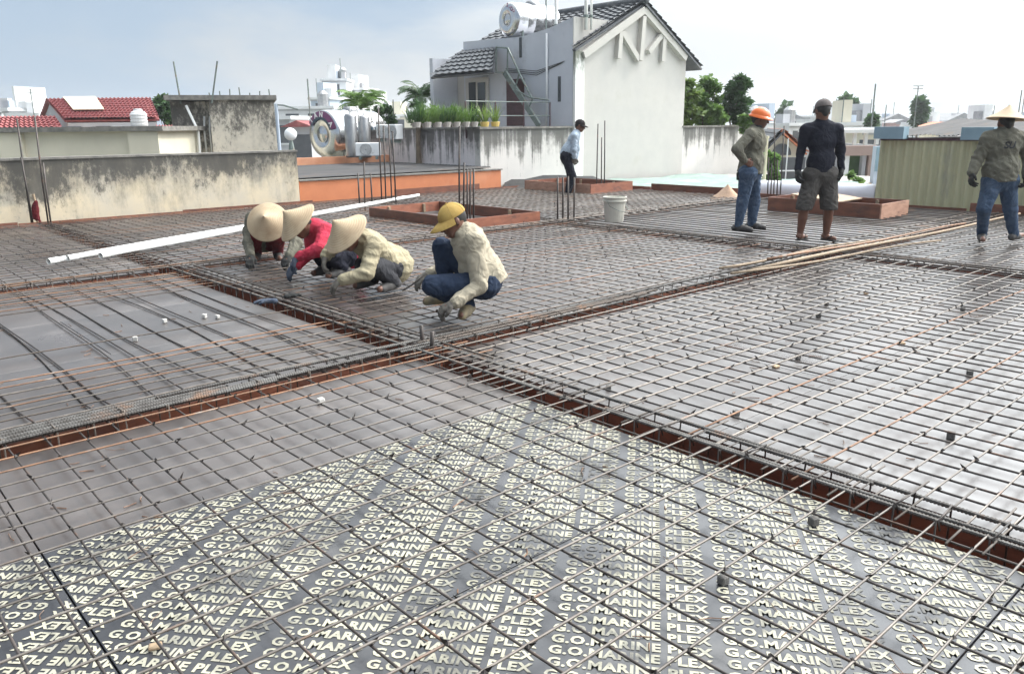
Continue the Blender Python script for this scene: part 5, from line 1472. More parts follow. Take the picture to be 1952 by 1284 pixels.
# spacer blocks and scraps
sp_n = 0
for (px, py, m, lab) in [(314, 615, 'cube_pale', 'pale spacer block right of centre on the loose left bars'), (390, 606, 'cube_pale', 'left one of the two pale spacer blocks near the red trough'), (415, 607, 'cube_pale', 'right one of the two pale spacer blocks near the red trough'), (258, 650, 'cube_pale', 'pale spacer block nearest the viewer on the left bay'), (560, 548, 'cube_pale', 'pale spacer block in front of the crimson worker'),
        (1160, 742, 'cube_dark', 'dark spacer block near the beam cage corner'), (1403, 792, 'cube_dark', 'dark spacer block beside the near end of the ribbed beam bars'), (1521, 685, 'cube_dark', 'dark spacer block in the middle of the right mat'), (1720, 656, 'debris', 'brownish scrap right of the middle of the right mat'), (1848, 716, 'cube_dark', 'dark spacer block towards the right edge'), (1812, 836, 'cube_dark', 'nearest dark spacer block on the bright right mat'),
        (1550, 1000, 'cube_dark', 'dark spacer block on the lettered plywood close to the trough'), (1378, 1112, 'cube_dark', 'dark spacer block on the lettered plywood, lower right'), (1575, 582, 'cube_dark', 'farther dark spacer block below the man in shorts'), (1650, 560, 'debris', 'small brown scrap on the far part of the right mat'), (1835, 592, 'cube_dark', 'dark spacer block below the right worker'), (1480, 700, 'debris', 'pale wood scrap near the middle of the right mat'), (1560, 605, 'cube_dark', 'dark spacer block left of the brown scrap'), (300, 1234, 'debris', 'chipped beige block on the lettered plywood, lower left'), (612, 770, 'cube_pale', 'white crumb on the bare plywood left of the lettering')]:
    p = ground(px, py, 0)
    s_ = RND.uniform(.013, .017) if m != 'debris' else RND.uniform(.011, .018)
    o = bevelled('spacer_block' if m != 'debris' else 'wood_scrap', (-s_, -s_, 0), (s_, s_*(1 if m != 'debris' else 1.7), 2*s_ if m != 'debris' else s_*.9), MATS[m], None, w=.003)
    o.location = (p.x, p.y, .0005); o.rotation_euler = (0, 0, RND.uniform(0, 3)); tag(o, lab, 'spacer block' if m != 'debris' else 'scrap', 'spacer blocks and scraps on the deck')
# gloves dropped on the beam
s = SDF(); hand_prims(s, (0, 0, .02), (.1, 0, .02), np.array((0, 0, -1.)), 1, .005, .25); s.cap((-.05, 0, .02), (.02, 0, .02), .035, .03, k=.02)
o = link('dropped_glove', s.mesh('dropped_glove', .006), MATS['glove_blue']); o.scale = (.75, .75, .6); o.location = ground(515, 576, .075) + Vector((0, 0, 0)); o.rotation_euler = (0, 0, 2.2); tag(o, 'blue-grey work glove dropped on the red trough', 'glove')
s = SDF(); hand_prims(s, (0, 0, .02), (.1, 0, .02), np.array((0, 0, -1.)), -1, .005, .2); s.cap((-.05, 0, .02), (.02, 0, .02), .035, .03, k=.02)
o = link('dropped_glove', s.mesh('dropped_glove', .006), MATS['glove_dark']); o.scale = (.7, .7, .6); o.location = ground(552, 566, .07); o.rotation_euler = (0, 0, .4); tag(o, 'dark work glove lying beside the blue-grey one', 'glove')
# red bundle hanging by the starter bars on the left
t = thing('rag_bundle', 'dark red rag tied to a stick at the foot of the yellowish wall', 'rag', tuple(ground(72, 424, .04)))
mb = MB(); mb.tube([(0, 0, 0), (.02, 0, .2), (.0, 0, .42)], .018, 6); part('stick', mb, MATS['timber'], t)
s = SDF(); s.cap((0, 0, .06), (.02, .0, .30), .035, .03).cap((-.05, .02, .08), (.0, 0, .26), .03, .03).cap((.03, 0, .0), (.02, 0, .2), .02, .03); link('cloth', s.mesh('cloth', .012, wrinkle=.01, seed=3), MATS['maroon'], t)

# corrugated shed on the right
XS_ = 14.25
a = on_x(1668, 388, XS_); top_l = on_x(1686, 262, XS_)
t = thing('corrugated_shed', 'pale yellow corrugated metal shed with blue gutter boxes', 'shed', (XS_, a.y, 0))
n = 150; y1 = a.y; y0 = y1 - 5.4; zt = top_l.z
vs, fs = [], []
for i in range(n + 1):
    y = (y0 - y1)*i/n; x = -.035 if i % 4 in (0, 1) else .0
    vs += [(x, y, -1.2), (x, y, zt)]
for i in range(n): fs.append((2*i, 2*i+2, 2*i+3, 2*i+1))
mb = MB(); mb.add(vs, fs); part('sheet_wall', mb, MATS['shed_yellow'], t)
mb = MB(); mb.box((.02, y0 - y1, -1.2), (3.2, -.01, zt - .03)); part('inner_wall', mb, MATS['concrete'], t)
vs, fs = [], []
for i in range(n + 1):
    y = (y0 - y1)*i/n; z = zt + .03 + .02*(i % 2) + .012*math.sin(i*.37)
    vs += [(-.10 + .02*math.sin(i*.9), y, z), (3.3, y, z + .25)]
for i in range(n): fs.append((2*i, 2*i+2, 2*i+3, 2*i+1))
mb = MB(); mb.add(vs, fs); part('roof_sheet', mb, MATS['roof_sheet'], t)
mb = MB(); mb.box((-.05, y0 - y1, zt - .05), (-.02, 0, zt + .0)); part('fascia', mb, MATS['maroon_door'], t)
for (p0, p1) in (((1668, 243), (1722, 265)), ((1834, 244), (1893, 267))):
    A, B = on_x(*p0, XS_ - .25), on_x(*p1, XS_ - .25)
    mb = MB(); mb.box((-.27, B.y - y1, min(A.z, B.z)), (-.06, A.y - y1, max(A.z, B.z) + .01)); part('gutter_box', mb, MATS['gutter_blue'], t)
# ------------------------------------------------------------------ ground and town
mat('town_ground', (.20,.19,.17), (.12,.14,.09), scale=.03, rough=.95, c3=(.28,.26,.24), c3scale=.08)
mb = MB(); mb.add([(-2500, -2500, 0), (2500, -2500, 0), (2500, 2500, 0), (-2500, 2500, 0)], [(0, 1, 2, 3)])
g = part('ground', mb, MATS['town_ground']); g.location = (0, 0, GZ); tag(g, kind='structure')
for nm, c in (('t_white', (.74,.74,.74)), ('t_cream', (.70,.65,.52)), ('t_grey', (.48,.48,.50)), ('t_pink', (.66,.47,.46)), ('t_blue', (.50,.57,.66)), ('t_brown', (.33,.24,.21)), ('t_tan', (.52,.38,.26))):
    mat(nm, c, tuple(v*.86 for v in c), scale=.8, rough=.85, c3=tuple(v*.6 for v in c), c3scale=.5, c3lo=.58, c3hi=.8, stretch=(1,1,.4))
mat('t_win', (.05,.055,.065), (.09,.095,.105), scale=1, rough=.2)
mat('roof_red', (.30,.075,.075), (.22,.055,.055), scale=6, rough=.75, c3=(.36,.12,.10), c3scale=2)
mat('roof_orange', (.58,.20,.09), (.48,.15,.07), scale=6, rough=.7)
mat('roof_grey', (.30,.30,.31), (.22,.22,.23), scale=3, rough=.7)
mat('cream_sheet', (.70,.62,.44), (.64,.56,.40), scale=3, rough=.6)
mat('leaf_a', (.15,.25,.06), (.085,.16,.035), scale=3, rough=.55, rnd=.15, detail=2)
mat('leaf_b', (.065,.13,.045), (.04,.085,.03), scale=3, rough=.5, detail=2)
mat('leaf_c', (.17,.25,.06), (.10,.17,.035), scale=3, rough=.55, detail=2)
for _n in ('leaf_a', 'leaf_b', 'leaf_c'):
    _nt = MATS[_n].node_tree; _b = _nt.nodes['Principled BSDF']; _o = [q for q in _nt.nodes if q.type == 'OUTPUT_MATERIAL'][0]
    _t = _nt.nodes.new('ShaderNodeBsdfTranslucent'); _m = _nt.nodes.new('ShaderNodeMixShader'); _m.inputs[0].default_value = .35
    _nt.links.new(_b.inputs['Base Color'].links[0].from_socket, _t.inputs['Color'])
    _nt.links.new(_b.outputs[0], _m.inputs[1]); _nt.links.new(_t.outputs[0], _m.inputs[2]); _nt.links.new(_m.outputs[0], _o.inputs['Surface'])
mat('bark', (.16,.12,.085), (.10,.075,.055), scale=9, rough=.9, bump=.5)
mat('pot_yellow', (.70,.52,.16), (.60,.42,.12), scale=8, rough=.6)
mat('pot_white', (.30,.27,.24), (.5,.47,.43), scale=8, rough=.7)
stained('tower_wall', (.66,.60,.50), (.58,.53,.45), (.12,.115,.105), 0.0, 3.0, streak=(1.5,1.5,.6), amount=.30, soft=.12, speck=.5)

def frame_at(px, d):
    p = survey(px, 300, d); return Vector((p.x, p.y, 0))
def ztop(px, py, d): return survey(px, py, d).z
def bld(name, label, cat, px0, px1, pyt, d, m, dep=6, group=None, rot=0.0, zb=GZ):
    """rectangular building seen between two bearings, its roof at the level read at pyt"""
    o = frame_at(px0, d); w = (frame_at(px1, d) - o).dot(RT); zt = ztop((px0+px1)/2, pyt, d)
    t = thing(name, label, cat, (o.x, o.y, zb), group, rotz=-YAW + rot)
    mb = MB(); mb.box((0, 0, 0), (w, dep, zt - zb)); part('wall', mb, MATS[m], t)
    return t, w, zt - zb
def windows(t, w, h, rows, cols, ww, wh, floor=3.2, z_off=1.0, m='t_win', margin=.6, frame='t_white'):
    if cols < 1: return
    wm = MB().box((-ww/2, -.03, 0), (ww/2, .02, wh)).mesh('window'); wm.materials.append(MATS[m])
    sm = MB().box((-ww/2 - .1, -.12, -.12), (ww/2 + .1, -.0, -.005)).mesh('sill'); sm.materials.append(MATS[frame])
    for r in range(rows):
        z = h - floor*(r + 1) + z_off
        if z < .5: continue
        for c in range(cols):
            x = margin + (w - 2*margin)*(c + .5)/cols
            o = link('window', wm, None, t, (x, 0, z)); link('sill', sm, None, o)

# --- left: cream parapet house, red roofs, concrete tower
t, w, h = bld('cream_house', 'cream house front with moulded cornice behind the stained wall', 'house', -60, 308, 250, 21, 't_cream', 5)
mb = MB(); mb.box((-.15, -.22, h - .02), (w + .2, 5, h + .10)); part('cornice', mb, MATS['coping'], t)
mb = MB(); mb.box((w - .75, -.12, -1), (w + .02, -.002, h - .03)); part('pilaster', mb, MATS['t_cream'], t)
mb = MB(); mb.box((.9, -.12, -1), (1.5, -.002, h - .03)); part('pilaster', mb, MATS['t_cream'], t)
def roof_house(label, e0, e1, r1, r0, de, dr, m, rows, cols, wall='t_grey', wallm=None, group='red-roofed houses on the left'):
    P0, P1, P2, P3 = survey(*e0, de), survey(*e1, de), survey(*r1, dr), survey(*r0, dr)
    t = thing('red_roofed_house', label, 'house', (P0.x, P0.y, GZ), group); O = Vector((P0.x, P0.y, GZ))
    P1.z = P0.z = (P0.z + P1.z)/2; P2.z = P3.z = (P2.z + P3.z)/2
    tile_roof('roof', P0 - O, P1 - O, P2 - O, P3 - O, rows, cols, m, t, th=.06, wave=.05)
    B0, B1 = P0 + (P3 - P0)*2, P1 + (P2 - P1)*2; B0.z = P0.z; B1.z = P1.z
    tile_roof('roof', B1 - O, B0 - O, P3 - O, P2 - O, rows, cols, m, t, th=.06, wave=.05)
    ins = lambda a, b, f: a.lerp(b, f)
    c = [ins(P0, P1, .03), ins(P1, P0, .03), ins(B1, B0, .03), ins(B0, B1, .03)]
    ridge = [P3.lerp(P2, .03), P2.lerp(P3, .03)]
    f = .08
    lo = [Vector((q.x, q.y, GZ)) - O for q in c]; hi = [Vector((q.x, q.y, q.z - .12)) - O for q in c]
    rr = [Vector((q.x, q.y, q.z - .15)) - O for q in ridge]
    mb = MB(); mb.add(lo + hi + rr, [(0,1,5,4), (2,3,7,6), (1,2,6,9,5), (3,0,4,8,7)]); part('wall', mb, MATS[wall], t, fixn=True)
    return t, O, P0, P1, P2, P3
t, O, P0, P1, P2, P3 = roof_house('house with big dark red tiled roof and cream skylight sheet', (122, 226), (304, 228), (287, 190), (88, 186), 30, 33.5, 'roof_red', 9, 26, 't_grey')
q = lambda s, v: (P0.lerp(P1, s).lerp(P3.lerp(P2, s), v) - O)
nv = (P1 - P0).cross(P3 - P0).normalized(); nv = nv if nv.z > 0 else -nv
mb = MB(); mb.poly([q(.16, .30) + nv*.13, q(.475, .30) + nv*.13, q(.475, .95) + nv*.13, q(.16, .95) + nv*.13], .03, nv); part('skylight_sheet', mb, MATS['cream_sheet'], t)
for k, (s0, s1, m) in enumerate(((.03, .17, 'teal_print'), (.19, .28, 't_white'), (.33, .48, 't_win'), (.50, .60, 't_white'), (.62, .74, 't_grey'), (.76, .86, 't_blue'))):
    a, b = P0.lerp(P1, s0) - O, P0.lerp(P1, s1) - O
    mb = MB(); a = a - FW*.0; d_ = (b - a).normalized(); n_ = Vector((d_.y, -d_.x, 0)); n_ = n_ if n_.dot(FW) < 0 else -n_
    z1 = a.z - .25
    mb.poly([a + n_*.05 + Vector((0, 0, z1 - a.z)), b + n_*.05 + Vector((0, 0, z1 - b.z)), b + n_*.05 + Vector((0, 0, z1 - b.z - .95)), a + n_*.05 + Vector((0, 0, z1 - a.z - .95))], .08, n_); part('window', mb, MATS[m], t, fixn=True)
roof_house('low red tiled roof at the far left edge', (-60, 246), (120, 246), (104, 224), (-40, 222), 27, 29, 'roof_red', 5, 18, 't_tan')
roof_house('small red tiled roof left of the concrete tower', (302, 270), (364, 270), (352, 240), (298, 240), 27, 29.5, 'roof_red', 6, 9, 't_grey')
p = survey(267, 246, 26); t = thing('white_cistern', 'white plastic cistern in front of the red tiled roof', 'cistern', p)
hh = survey(267, 211, 26).z - p.z
mb = MB(); prof = [(.001, 0), (.24, 0)]
for i in range(5): prof += [(.25, hh*(.05 + .17*i)), (.25, hh*(.13 + .17*i)), (.225, hh*(.16 + .17*i))]
prof += [(.20, hh*.93), (.12, hh), (.001, hh)]
mb.lathe(prof, 20); part('shell', mb, MATS['t_white'], t, smooth=False, fixn=True)
mb = MB(); mb.lathe([(.001, .06), (.13, .05), (.13, -.02)], 12, M=Matrix.Translation((0, 0, hh))); part('lid', mb, MATS['t_white'], t, fixn=True)
# concrete tower
o0 = frame_at(408, 23.5); w = (frame_at(526, 23.5) - o0).dot(RT); zt = ztop(460, 186, 23.5)
t = thing('concrete_tower', 'weathered concrete stair tower with mould and thin posts on top', 'tower', (o0.x, o0.y, zt), rotz=-YAW + .30)
mb = MB(); mb.box((0, 0, GZ - zt), (w, 3.0, -.06)); part('wall', mb, MATS['tower_wall'], t)
mb = MB(); mb.box((-1.05, .4, GZ - zt), (-.002, 3.0, -.09)); part('wall', mb, MATS['tower_wall'], t)
mb = MB(); mb.box((-1.15, -.12, -.06), (w + .08, 3.1, .07)); part('roof_slab', mb, MATS['coping'], t)
for i in range(7):
    x = .05 + i*(w - .15)/6
    mb = MB(); mb.tube([(x, .05 + .1*(i % 2), .07), (x + .01*(i % 3 - 1), .05 + .1*(i % 2), .14 + .05*((i*5) % 4))], .018, 5); part('stub_bar', mb, MATS['galv'], t)
pp = [((.10, -.3), (.36, -.45, .95)), ((-.75, .3), (-.82, .3, .98))]
for (a, b) in pp: mb = MB(); mb.tube([(a[0], a[1], -.15), b], .025, 6); part('post', mb, MATS['galv'], t)
mb = MB(); mb.tube([(-.45, -.02, GZ - zt + 7.5), (-.35, -.02, -.9), (-.6, .0, -.2)], .04, 6); part('downpipe', mb, MATS['pvc'], t, smooth=True)
for px in (392, 402): 
    mb = MB(); x = (frame_at(px, 23.4) - o0).dot(RT); mb.tube([(x, .3, -1.75), (x, .3, -.9), (x + .04, .32, -.5)], .03, 6); part('vent_pipe', mb, MATS['pvc'], t, smooth=True)
# globe lamp and pale pole at the end of the stained wall
p = survey(556, 283, 15.3)
t = thing('globe_lamp', 'white globe lamp on the end of the stained wall', 'lamp', (p.x, p.y, .97))
zc = survey(556, 256, 15.3).z - .97
mb = MB(); mb.tube([(0, 0, 0), (0, 0, zc - .09)], .03, 8, radii=[.06, .03]); part('stem', mb, MATS['galv'], t)
mb = MB(); mb.lathe([(.115*math.sin(math.pi*i/12) + .001, zc - .115*math.cos(math.pi*i/12)) for i in range(13)], 20); part('globe', mb, MATS['white_print'], t, smooth=True, fixn=True)
p = survey(533, 283, 17); t = thing('pale_pole', 'pale blue pole with a side arm, beside the concrete tower', 'pole', (p.x, p.y, GZ)); z1 = survey(533, 198, 17).z - GZ
mb = MB(); mb.tube([(0, 0, 0), (0, 0, z1)], .035, 8); part('pole', mb, MATS['t_blue'], t); mb = MB(); mb.tube([(0, 0, z1 - .02), (RT.x*.15 - .0, RT.y*.15, z1 - .03), (RT.x*.45, RT.y*.45, z1 - .12)], .018, 6); part('arm', mb, MATS['galv'], t)

# --- trees and plants
def leaf_cloud(n, clumps, size, rs, up=.3):
    vs, fs = [], []
    for i in range(n):
        c, r = clumps[rs.randrange(len(clumps))]
        while True:
            v = Vector((rs.uniform(-1, 1), rs.uniform(-1, 1), rs.uniform(-1, 1)))
            if .2 < v.length < 1: break
        p = c + Vector((v.x*r, v.y*r, v.z*r*.85))
        d = Vector((rs.gauss(0, 1), rs.gauss(0, 1), rs.gauss(-.2, .6))).normalized()
        s_ = d.cross(Vector((rs.gauss(0, .5), rs.gauss(0, .5), 1))).normalized()
        L = size*rs.uniform(.7, 1.3); W = L*.36
        m = p + d*(L*.5) + Vector((0, 0, L*.10))
        o = len(vs)
        vs += [p, m + s_*W, p + d*L, m - s_*W]
        fs += [(o, o+1, o+2), (o, o+2, o+3)]
    mb = MB(); mb.add(vs, fs); return mb
def tree(label, base, h, crown_c, crown_r, n, size, m, seed, name='leafy_tree', nclump=44, group='trees beyond the walls'):
    rs = random.Random(seed)
    t = thing(name, label, 'tree', base, group)
    cc = Vector(crown_c)
    tp = [Vector((0, 0, 0)), Vector((cc.x*.3, cc.y*.3, (cc.z - crown_r[2])*.6)), Vector((cc.x, cc.y, cc.z + crown_r[2]*.5))]
    mb = MB(); mb.tube(tp, .1, 7, radii=[.13, .10, .03]); trunk = part('trunk', mb, MATS['bark'], t, smooth=True)
    clumps = []
    for i in range(nclump):
        a = rs.uniform(0, 6.28); zz = rs.uniform(-1, 1); rr = math.sqrt(max(0, 1 - zz*zz))*rs.uniform(.25, 1)
        c = cc + Vector((math.cos(a)*rr*crown_r[0], math.sin(a)*rr*crown_r[1], zz*crown_r[2]))
        clumps.append((c, rs.uniform(.14, .28)*min(crown_r)*1.25))
        if i % 2 == 0:
            mb = MB(); s0 = tp[1].lerp(tp[2], rs.uniform(.1, .8)); mb.tube([s0, s0.lerp(c, .5) + Vector((0, 0, .06)), c], .02, 5, radii=[.035, .02, .008]); part('limb', mb, MATS['bark'], trunk)
    part('crown', leaf_cloud(n, clumps, size, rs), MATS[m], t)
    return t
def tree_at(label, px, pyt, pyb, d, rpx, n, size, m, seed, **k):
    c = survey(px, (pyt + pyb)/2, d); rz_ = (survey(px, pyt, d).z - survey(px, pyb, d).z)/2; rx = rpx*d/FPX
    zb = max(GZ, c.z - rz_ - 4)
    return tree(label, (c.x, c.y, zb), 0, (0, 0, c.z - zb), (rx, rx, rz_), n, size, m, seed, **k)
tree_at('light green tree just right of the white facade, beside the darker tree', 1346, 150, 240, 27, 30, 2600, .17, 'leaf_a', 1)
tree_at('yellowish green tree partly hidden by the edge of the facade', 1308, 158, 240, 26, 26, 2000, .16, 'leaf_c', 2)
tree_at('dark green rounded tree beside the orange helmet', 1408, 150, 236, 27, 24, 2600, .19, 'leaf_b', 3)
tree_at('low green bush overhanging the streaked garden wall', 1424, 222, 252, 25, 20, 700, .14, 'leaf_a', 4, name='bush', nclump=10)
tree_at('low dense hedge plant behind the streaked garden wall', 1368, 205, 242, 26, 26, 1200, .15, 'leaf_a', 14, name='bush', nclump=12)
tree_at('dark tree between the big red roof and the concrete tower', 314, 188, 236, 34, 24, 1500, .24, 'leaf_b', 5)
tree_at('leafy climbing plant by the cream pole, left of the dark gate', 1470, 290, 352, 20, 13, 1300, .13, 'leaf_a', 6, name='bush', nclump=14)
tree_at('bush in front of the green door', 1634, 328, 360, 21, 20, 1100, .13, 'leaf_a', 7, name='bush', nclump=12)
tree_at('yellow-green hedge left of the yellow shed', 1642, 356, 384, 18, 24, 900, .11, 'leaf_c', 8, name='bush', nclump=10)
tree_at('small flowering shrub between the two palms', 745, 205, 238, 24, 16, 420, .13, 'leaf_b', 9, name='bush', nclump=8)
for (px, pt, pb, r, n, m, sd, lab) in ((795, 196, 236, 16, 500, 'leaf_b', 51, 'leafy bush at the left end of the terrace planters'), (826, 205, 236, 14, 420, 'leaf_a', 52, 'leafy bush behind the grassy planters under the palm'), (860, 208, 237, 15, 460, 'leaf_a', 53, 'leafy bush behind the grassy planters under the porch eave'), (905, 212, 238, 11, 300, 'leaf_c', 54, 'small light green bush left of the yellow pots')):
    tree_at(lab, px, pt, pb, 20.2, r, n, .11, m, sd, name='bush', nclump=12)
def palm(label, px, pyc, pyb, d, R, nf, m, seed):
    rs = random.Random(seed)
    c = survey(px, pyc, d); b = survey(px, pyb, d)
    t = thing('palm', label, 'palm', (c.x, c.y, b.z - .6), 'palms on the terrace')
    h = c.z - b.z + .6
    mb = MB(); mb.tube([(0, 0, 0), (.03, 0, h*.5), (0, .02, h)], .07, 8, radii=[.09, .07, .06]); part('trunk', mb, MATS['bark'], t, smooth=True)
    for i in range(nf):
        a = 2*math.pi*i/nf + rs.uniform(-.2, .2); el = rs.uniform(.1, 1.25); L = R*rs.uniform(.8, 1.15)
        pts = []
        for k in range(9):
            s_ = k/8; ang = el - 1.5*s_*s_
            if k == 0: pp = Vector((0, 0, h)); pts.append(pp)
            else: pp = pts[-1] + Vector((math.cos(a)*math.cos(ang), math.sin(a)*math.cos(ang), math.sin(ang)))*(L/8); pts.append(pp)
        mb = MB(); mb.tube(pts, .01, 4, radii=[.014 - .0012*k for k in range(9)])
        sd = Vector((-math.sin(a), math.cos(a), 0))
        for k in range(1, 9):
            for hlf in (0, .5):
                p0 = pts[k-1].lerp(pts[k], hlf); dr = (pts[k] - pts[k-1]).normalized()
                ll = L*.36*math.sin(math.pi*(.12 + .8*(k - 1 + hlf)/8))
                for s2 in (-1, 1):
                    tip = p0 + (sd*s2*.8 + dr*.6 + Vector((0, 0, -.28 + rs.uniform(-.1, .1)))).normalized()*ll
                    mid_ = p0.lerp(tip, .45); wv = dr*(.028)
                    mb.add([p0, mid_ + wv + Vector((0, 0, .01)), tip, mid_ - wv], [(0, 1, 2, 3)])
        part('frond', mb, MATS[m], t)
palm('bushy palm behind the steel cylinders', 690, 205, 246, 25, .95, 26, 'leaf_a', 1)
palm('taller palm left of the porch roof', 803, 185, 240, 24, .80, 22, 'leaf_b', 2)
palm('second low palm right of the bushy one', 722, 222, 246, 25.5, .6, 14, 'leaf_b', 3)
for i, (px, pyt, pyb, kind, pot, lab) in enumerate([(792, 202, 232, 0, 'pot_white', 'leftmost grassy planter on the terrace wall'), (812, 206, 234, 0, 'pot_white', 'second grassy planter from the left on the terrace wall'), (832, 200, 234, 0, 'pot_white', 'grassy planter below the palm on the terrace wall'), (850, 203, 234, 0, 'pot_white', 'tall grassy planter under the porch eave'), (868, 204, 235, 0, 'pot_white', 'grassy planter left of the porch window'), (886, 205, 236, 0, 'pot_white', 'grassy planter below the left window pane'), (902, 206, 236, 1, 'pot_white', 'mixed planter below the right window pane'), (923, 196, 237, 1, 'pot_yellow', 'spiky plant in a yellow pot'), (943, 204, 237, 1, 'pot_yellow', 'spiky plant in the rightmost yellow pot')]):
    rs = random.Random(40 + i)
    p = on_y(px, pyb, 14.42); zt_ = on_y(px, pyt, 14.42).z
    t = thing('planter', lab, 'plant', (p.x, 14.40, 1.352), 'planters along the terrace wall')
    mb = MB(); mb.lathe([(.001, 0), (.085, 0), (.11, .10), (.105, .11), (.09, .095), (.001, .09)], 12); part('pot', mb, MATS[pot], t, fixn=True)
    H = max(.2, zt_ - 1.36)
    mb = MB(); nb = 130 if kind == 0 else 30
    for k in range(nb):
        a = rs.uniform(0, 6.28); L = H*rs.uniform(.4, 1.2); lean = rs.uniform(.05, .75)
        b0 = Vector((math.cos(a)*.05*rs.random() + (rs.uniform(-.2, .2) if kind == 0 else 0), math.sin(a)*.05, .09))
        d1 = Vector((math.cos(a)*lean, math.sin(a)*lean, 1)).normalized(); m1 = b0 + d1*L*.55; tp = m1 + Vector((math.cos(a)*lean*1.8, math.sin(a)*lean*1.8, .75)).normalized()*L*.5
        s_ = Vector((-math.sin(a), math.cos(a), 0))*(.008 if kind == 0 else .018)
        mb.add([b0 - s_*.7, b0 + s_*.7, m1 + s_, tp, m1 - s_], [(0, 1, 2, 4), (4, 2, 3)])
    part('blades', mb, MATS['leaf_b' if i % 3 == 0 else ('leaf_a' if kind == 0 else 'leaf_c')], t)
# terrace railing and rear tan wall
p0, p1 = survey(835, 172, 27), survey(882, 172, 27)
t, w, h = bld('tan_house', 'tan brown house wall behind the planters', 'house', 835, 884, 176, 28, 't_tan', 4)
mb = MB(); mb.box((-.1, -.3, h), (w + .1, 1, h + .12)); part('cornice', mb, MATS['t_brown'], t)
t = thing('terrace_railing', 'thin rusty railing behind the planters on the terrace wall', 'railing', (12.5, 14.75, 1.3))
for i in range(4): mb = MB(); mb.tube([(i*.9 - .6, 0, -.2), (i*.9 - .6, 0, .62)], .018, 5); part('post', mb, MATS['maroon_door'], t)
for z in (.30, .62): mb = MB(); mb.tube([(-.6, 0, z), (2.1, 0, z)], .013, 5); part('rail', mb, MATS['galv'], t)
# white poles on the house
for (px, pyb, pyt, x, r, lab) in ((1060, 50, -60, XH + .2, .04, 'white vent pipe rising from the side wall of the gabled house'), (1117, 32, -60, XH + .3, .045, 'left of two white pipes near the ridge of the gabled house'), (1127, 32, -60, XH + .5, .03, 'right of two white pipes near the ridge of the gabled house'), (1041, 60, -50, XH + .3, .02, 'thin grey mast beside the roof tank')):
    a, b = on_x(px, pyb, x), on_x(px, pyt, x)
    t = thing('vent_pipe', lab, 'pipe', (a.x, a.y, a.z - .3)); mb = MB(); mb.tube([(0, 0, 0), (0, 0, b.z - a.z + .3)], r, 8); part('pipe', mb, MATS['pvc' if r > .021 else 'galv'], t, smooth=True)
    mb = MB(); mb.tube([(0, 0, .28), (0, 0, .34)], r*1.5, 8); part('collar', mb, MATS['galv'], t)

# --- right middle distance
A, B, C_ = survey(1453, 290, 26), survey(1524, 284, 26), survey(1487, 251, 26)
t = thing('beige_gable_house', 'beige gabled house with arched dark window and orange tiled roof', 'house', (A.x, A.y, GZ)); O = Vector((A.x, A.y, GZ))
solid('facade', [Vector((A.x, A.y, GZ)) - O, Vector((B.x, B.y, GZ)) - O, B - O, C_ - O - Vector((0, 0, .05)), Vector((A.x, A.y, A.z)) - O], FW*5 + RT*1.2, MATS['t_cream'], t)
dd = FW*5.4 + RT*1.3; f_ = -FW*.25
tile_roof('roof', B - O + f_ + RT*.2 - Vector((0, 0, .12)), B - O + dd + RT*.2 - Vector((0, 0, .12)), C_ - O + dd + Vector((0, 0, .06)), C_ - O + f_ + Vector((0, 0, .06)), 6, 14, 'roof_orange', t)
tile_roof('roof', A - O + dd - RT*.2 - Vector((0, 0, .12)), A - O + f_ - RT*.2 - Vector((0, 0, .12)), C_ - O + f_ + Vector((0, 0, .06)), C_ - O + dd + Vector((0, 0, .06)), 6, 14, 'roof_dark', t)
pts = []
for i in range(17):
    a = math.pi*i/16; c0 = survey(1490, 296, 25.93); pts.append(c0 - O + RT*(.30*math.cos(a)) + Vector((0, 0, .36*math.sin(a))))
mb = MB(); mb.poly(pts, .06, -FW); part('arched_window', mb, MATS['t_win'], t, fixn=True)
t, w, h = bld('dark_gate', 'dark blue-grey metal gate below the beige gabled house', 'gate', 1484, 1536, 300, 22, 't_win', .15)
for k in range(2): mb = MB(); mb.tube([(w*(.3 + .4*k), -.03, h - 1.6), (w*(.3 + .4*k), -.03, h + .5)], .02, 5); part('bar', mb, MATS['t_white'], t)
mb = MB(); mb.tube([(0, -.03, h - .35), (w, -.03, h - .35)], .02, 5); part('rail', mb, MATS['t_white'], t)
p = survey(1456, 352, 19); t = thing('cream_pole', 'slim cream pole right of the helmeted man', 'pole', (p.x, p.y, GZ)); mb = MB(); z1 = survey(1454, 262, 19).z - GZ; mb.tube([(0, 0, 0), (0, 0, z1)], .035, 8); part('pole', mb, MATS['cream_sheet'], t); mb = MB(); mb.tube([(0, 0, z1 - .02), (0, 0, z1 + .03)], .05, 8); part('cap', mb, MATS['cream_sheet'], t)
# brown portal with green door
d = 24; o = frame_at(1604, d)
t = thing('brown_portal', 'brown rendered portal with pale pillars and a green door', 'portal', (o.x, o.y, GZ), rotz=-YAW)
X = lambda px: (px - 1604)*d/FPX
Z = lambda py: survey(1630, py, d).z - GZ
for nm, x0, x1, y0, y1, m, dy in (('lintel', 1604, 1669, 278, 297, 't_brown', .0), ('pillar', 1608, 1622, 297.2, 420, 't_white', .1), ('pillar', 1657, 1669, 297.2, 420, 't_brown', .05), ('pillar', 1648, 1655, 297.2, 420, 't_grey', .15), ('door', 1625, 1648, 297.2, 420, 'leaf_b', .35), ('back_wall', 1604, 1669, 297.2, 420, 't_grey', .5)):
    mb = MB(); mb.box((X(x0), dy, max(0, Z(y1))), (X(x1), dy + .3, Z(y0))); part(nm, mb, MATS[m], t)
t, w, h = bld('colonnade_house', 'pale terrace roof on slim columns above the brown portal', 'house', 1600, 1668, 276, 30, 't_grey', 5)
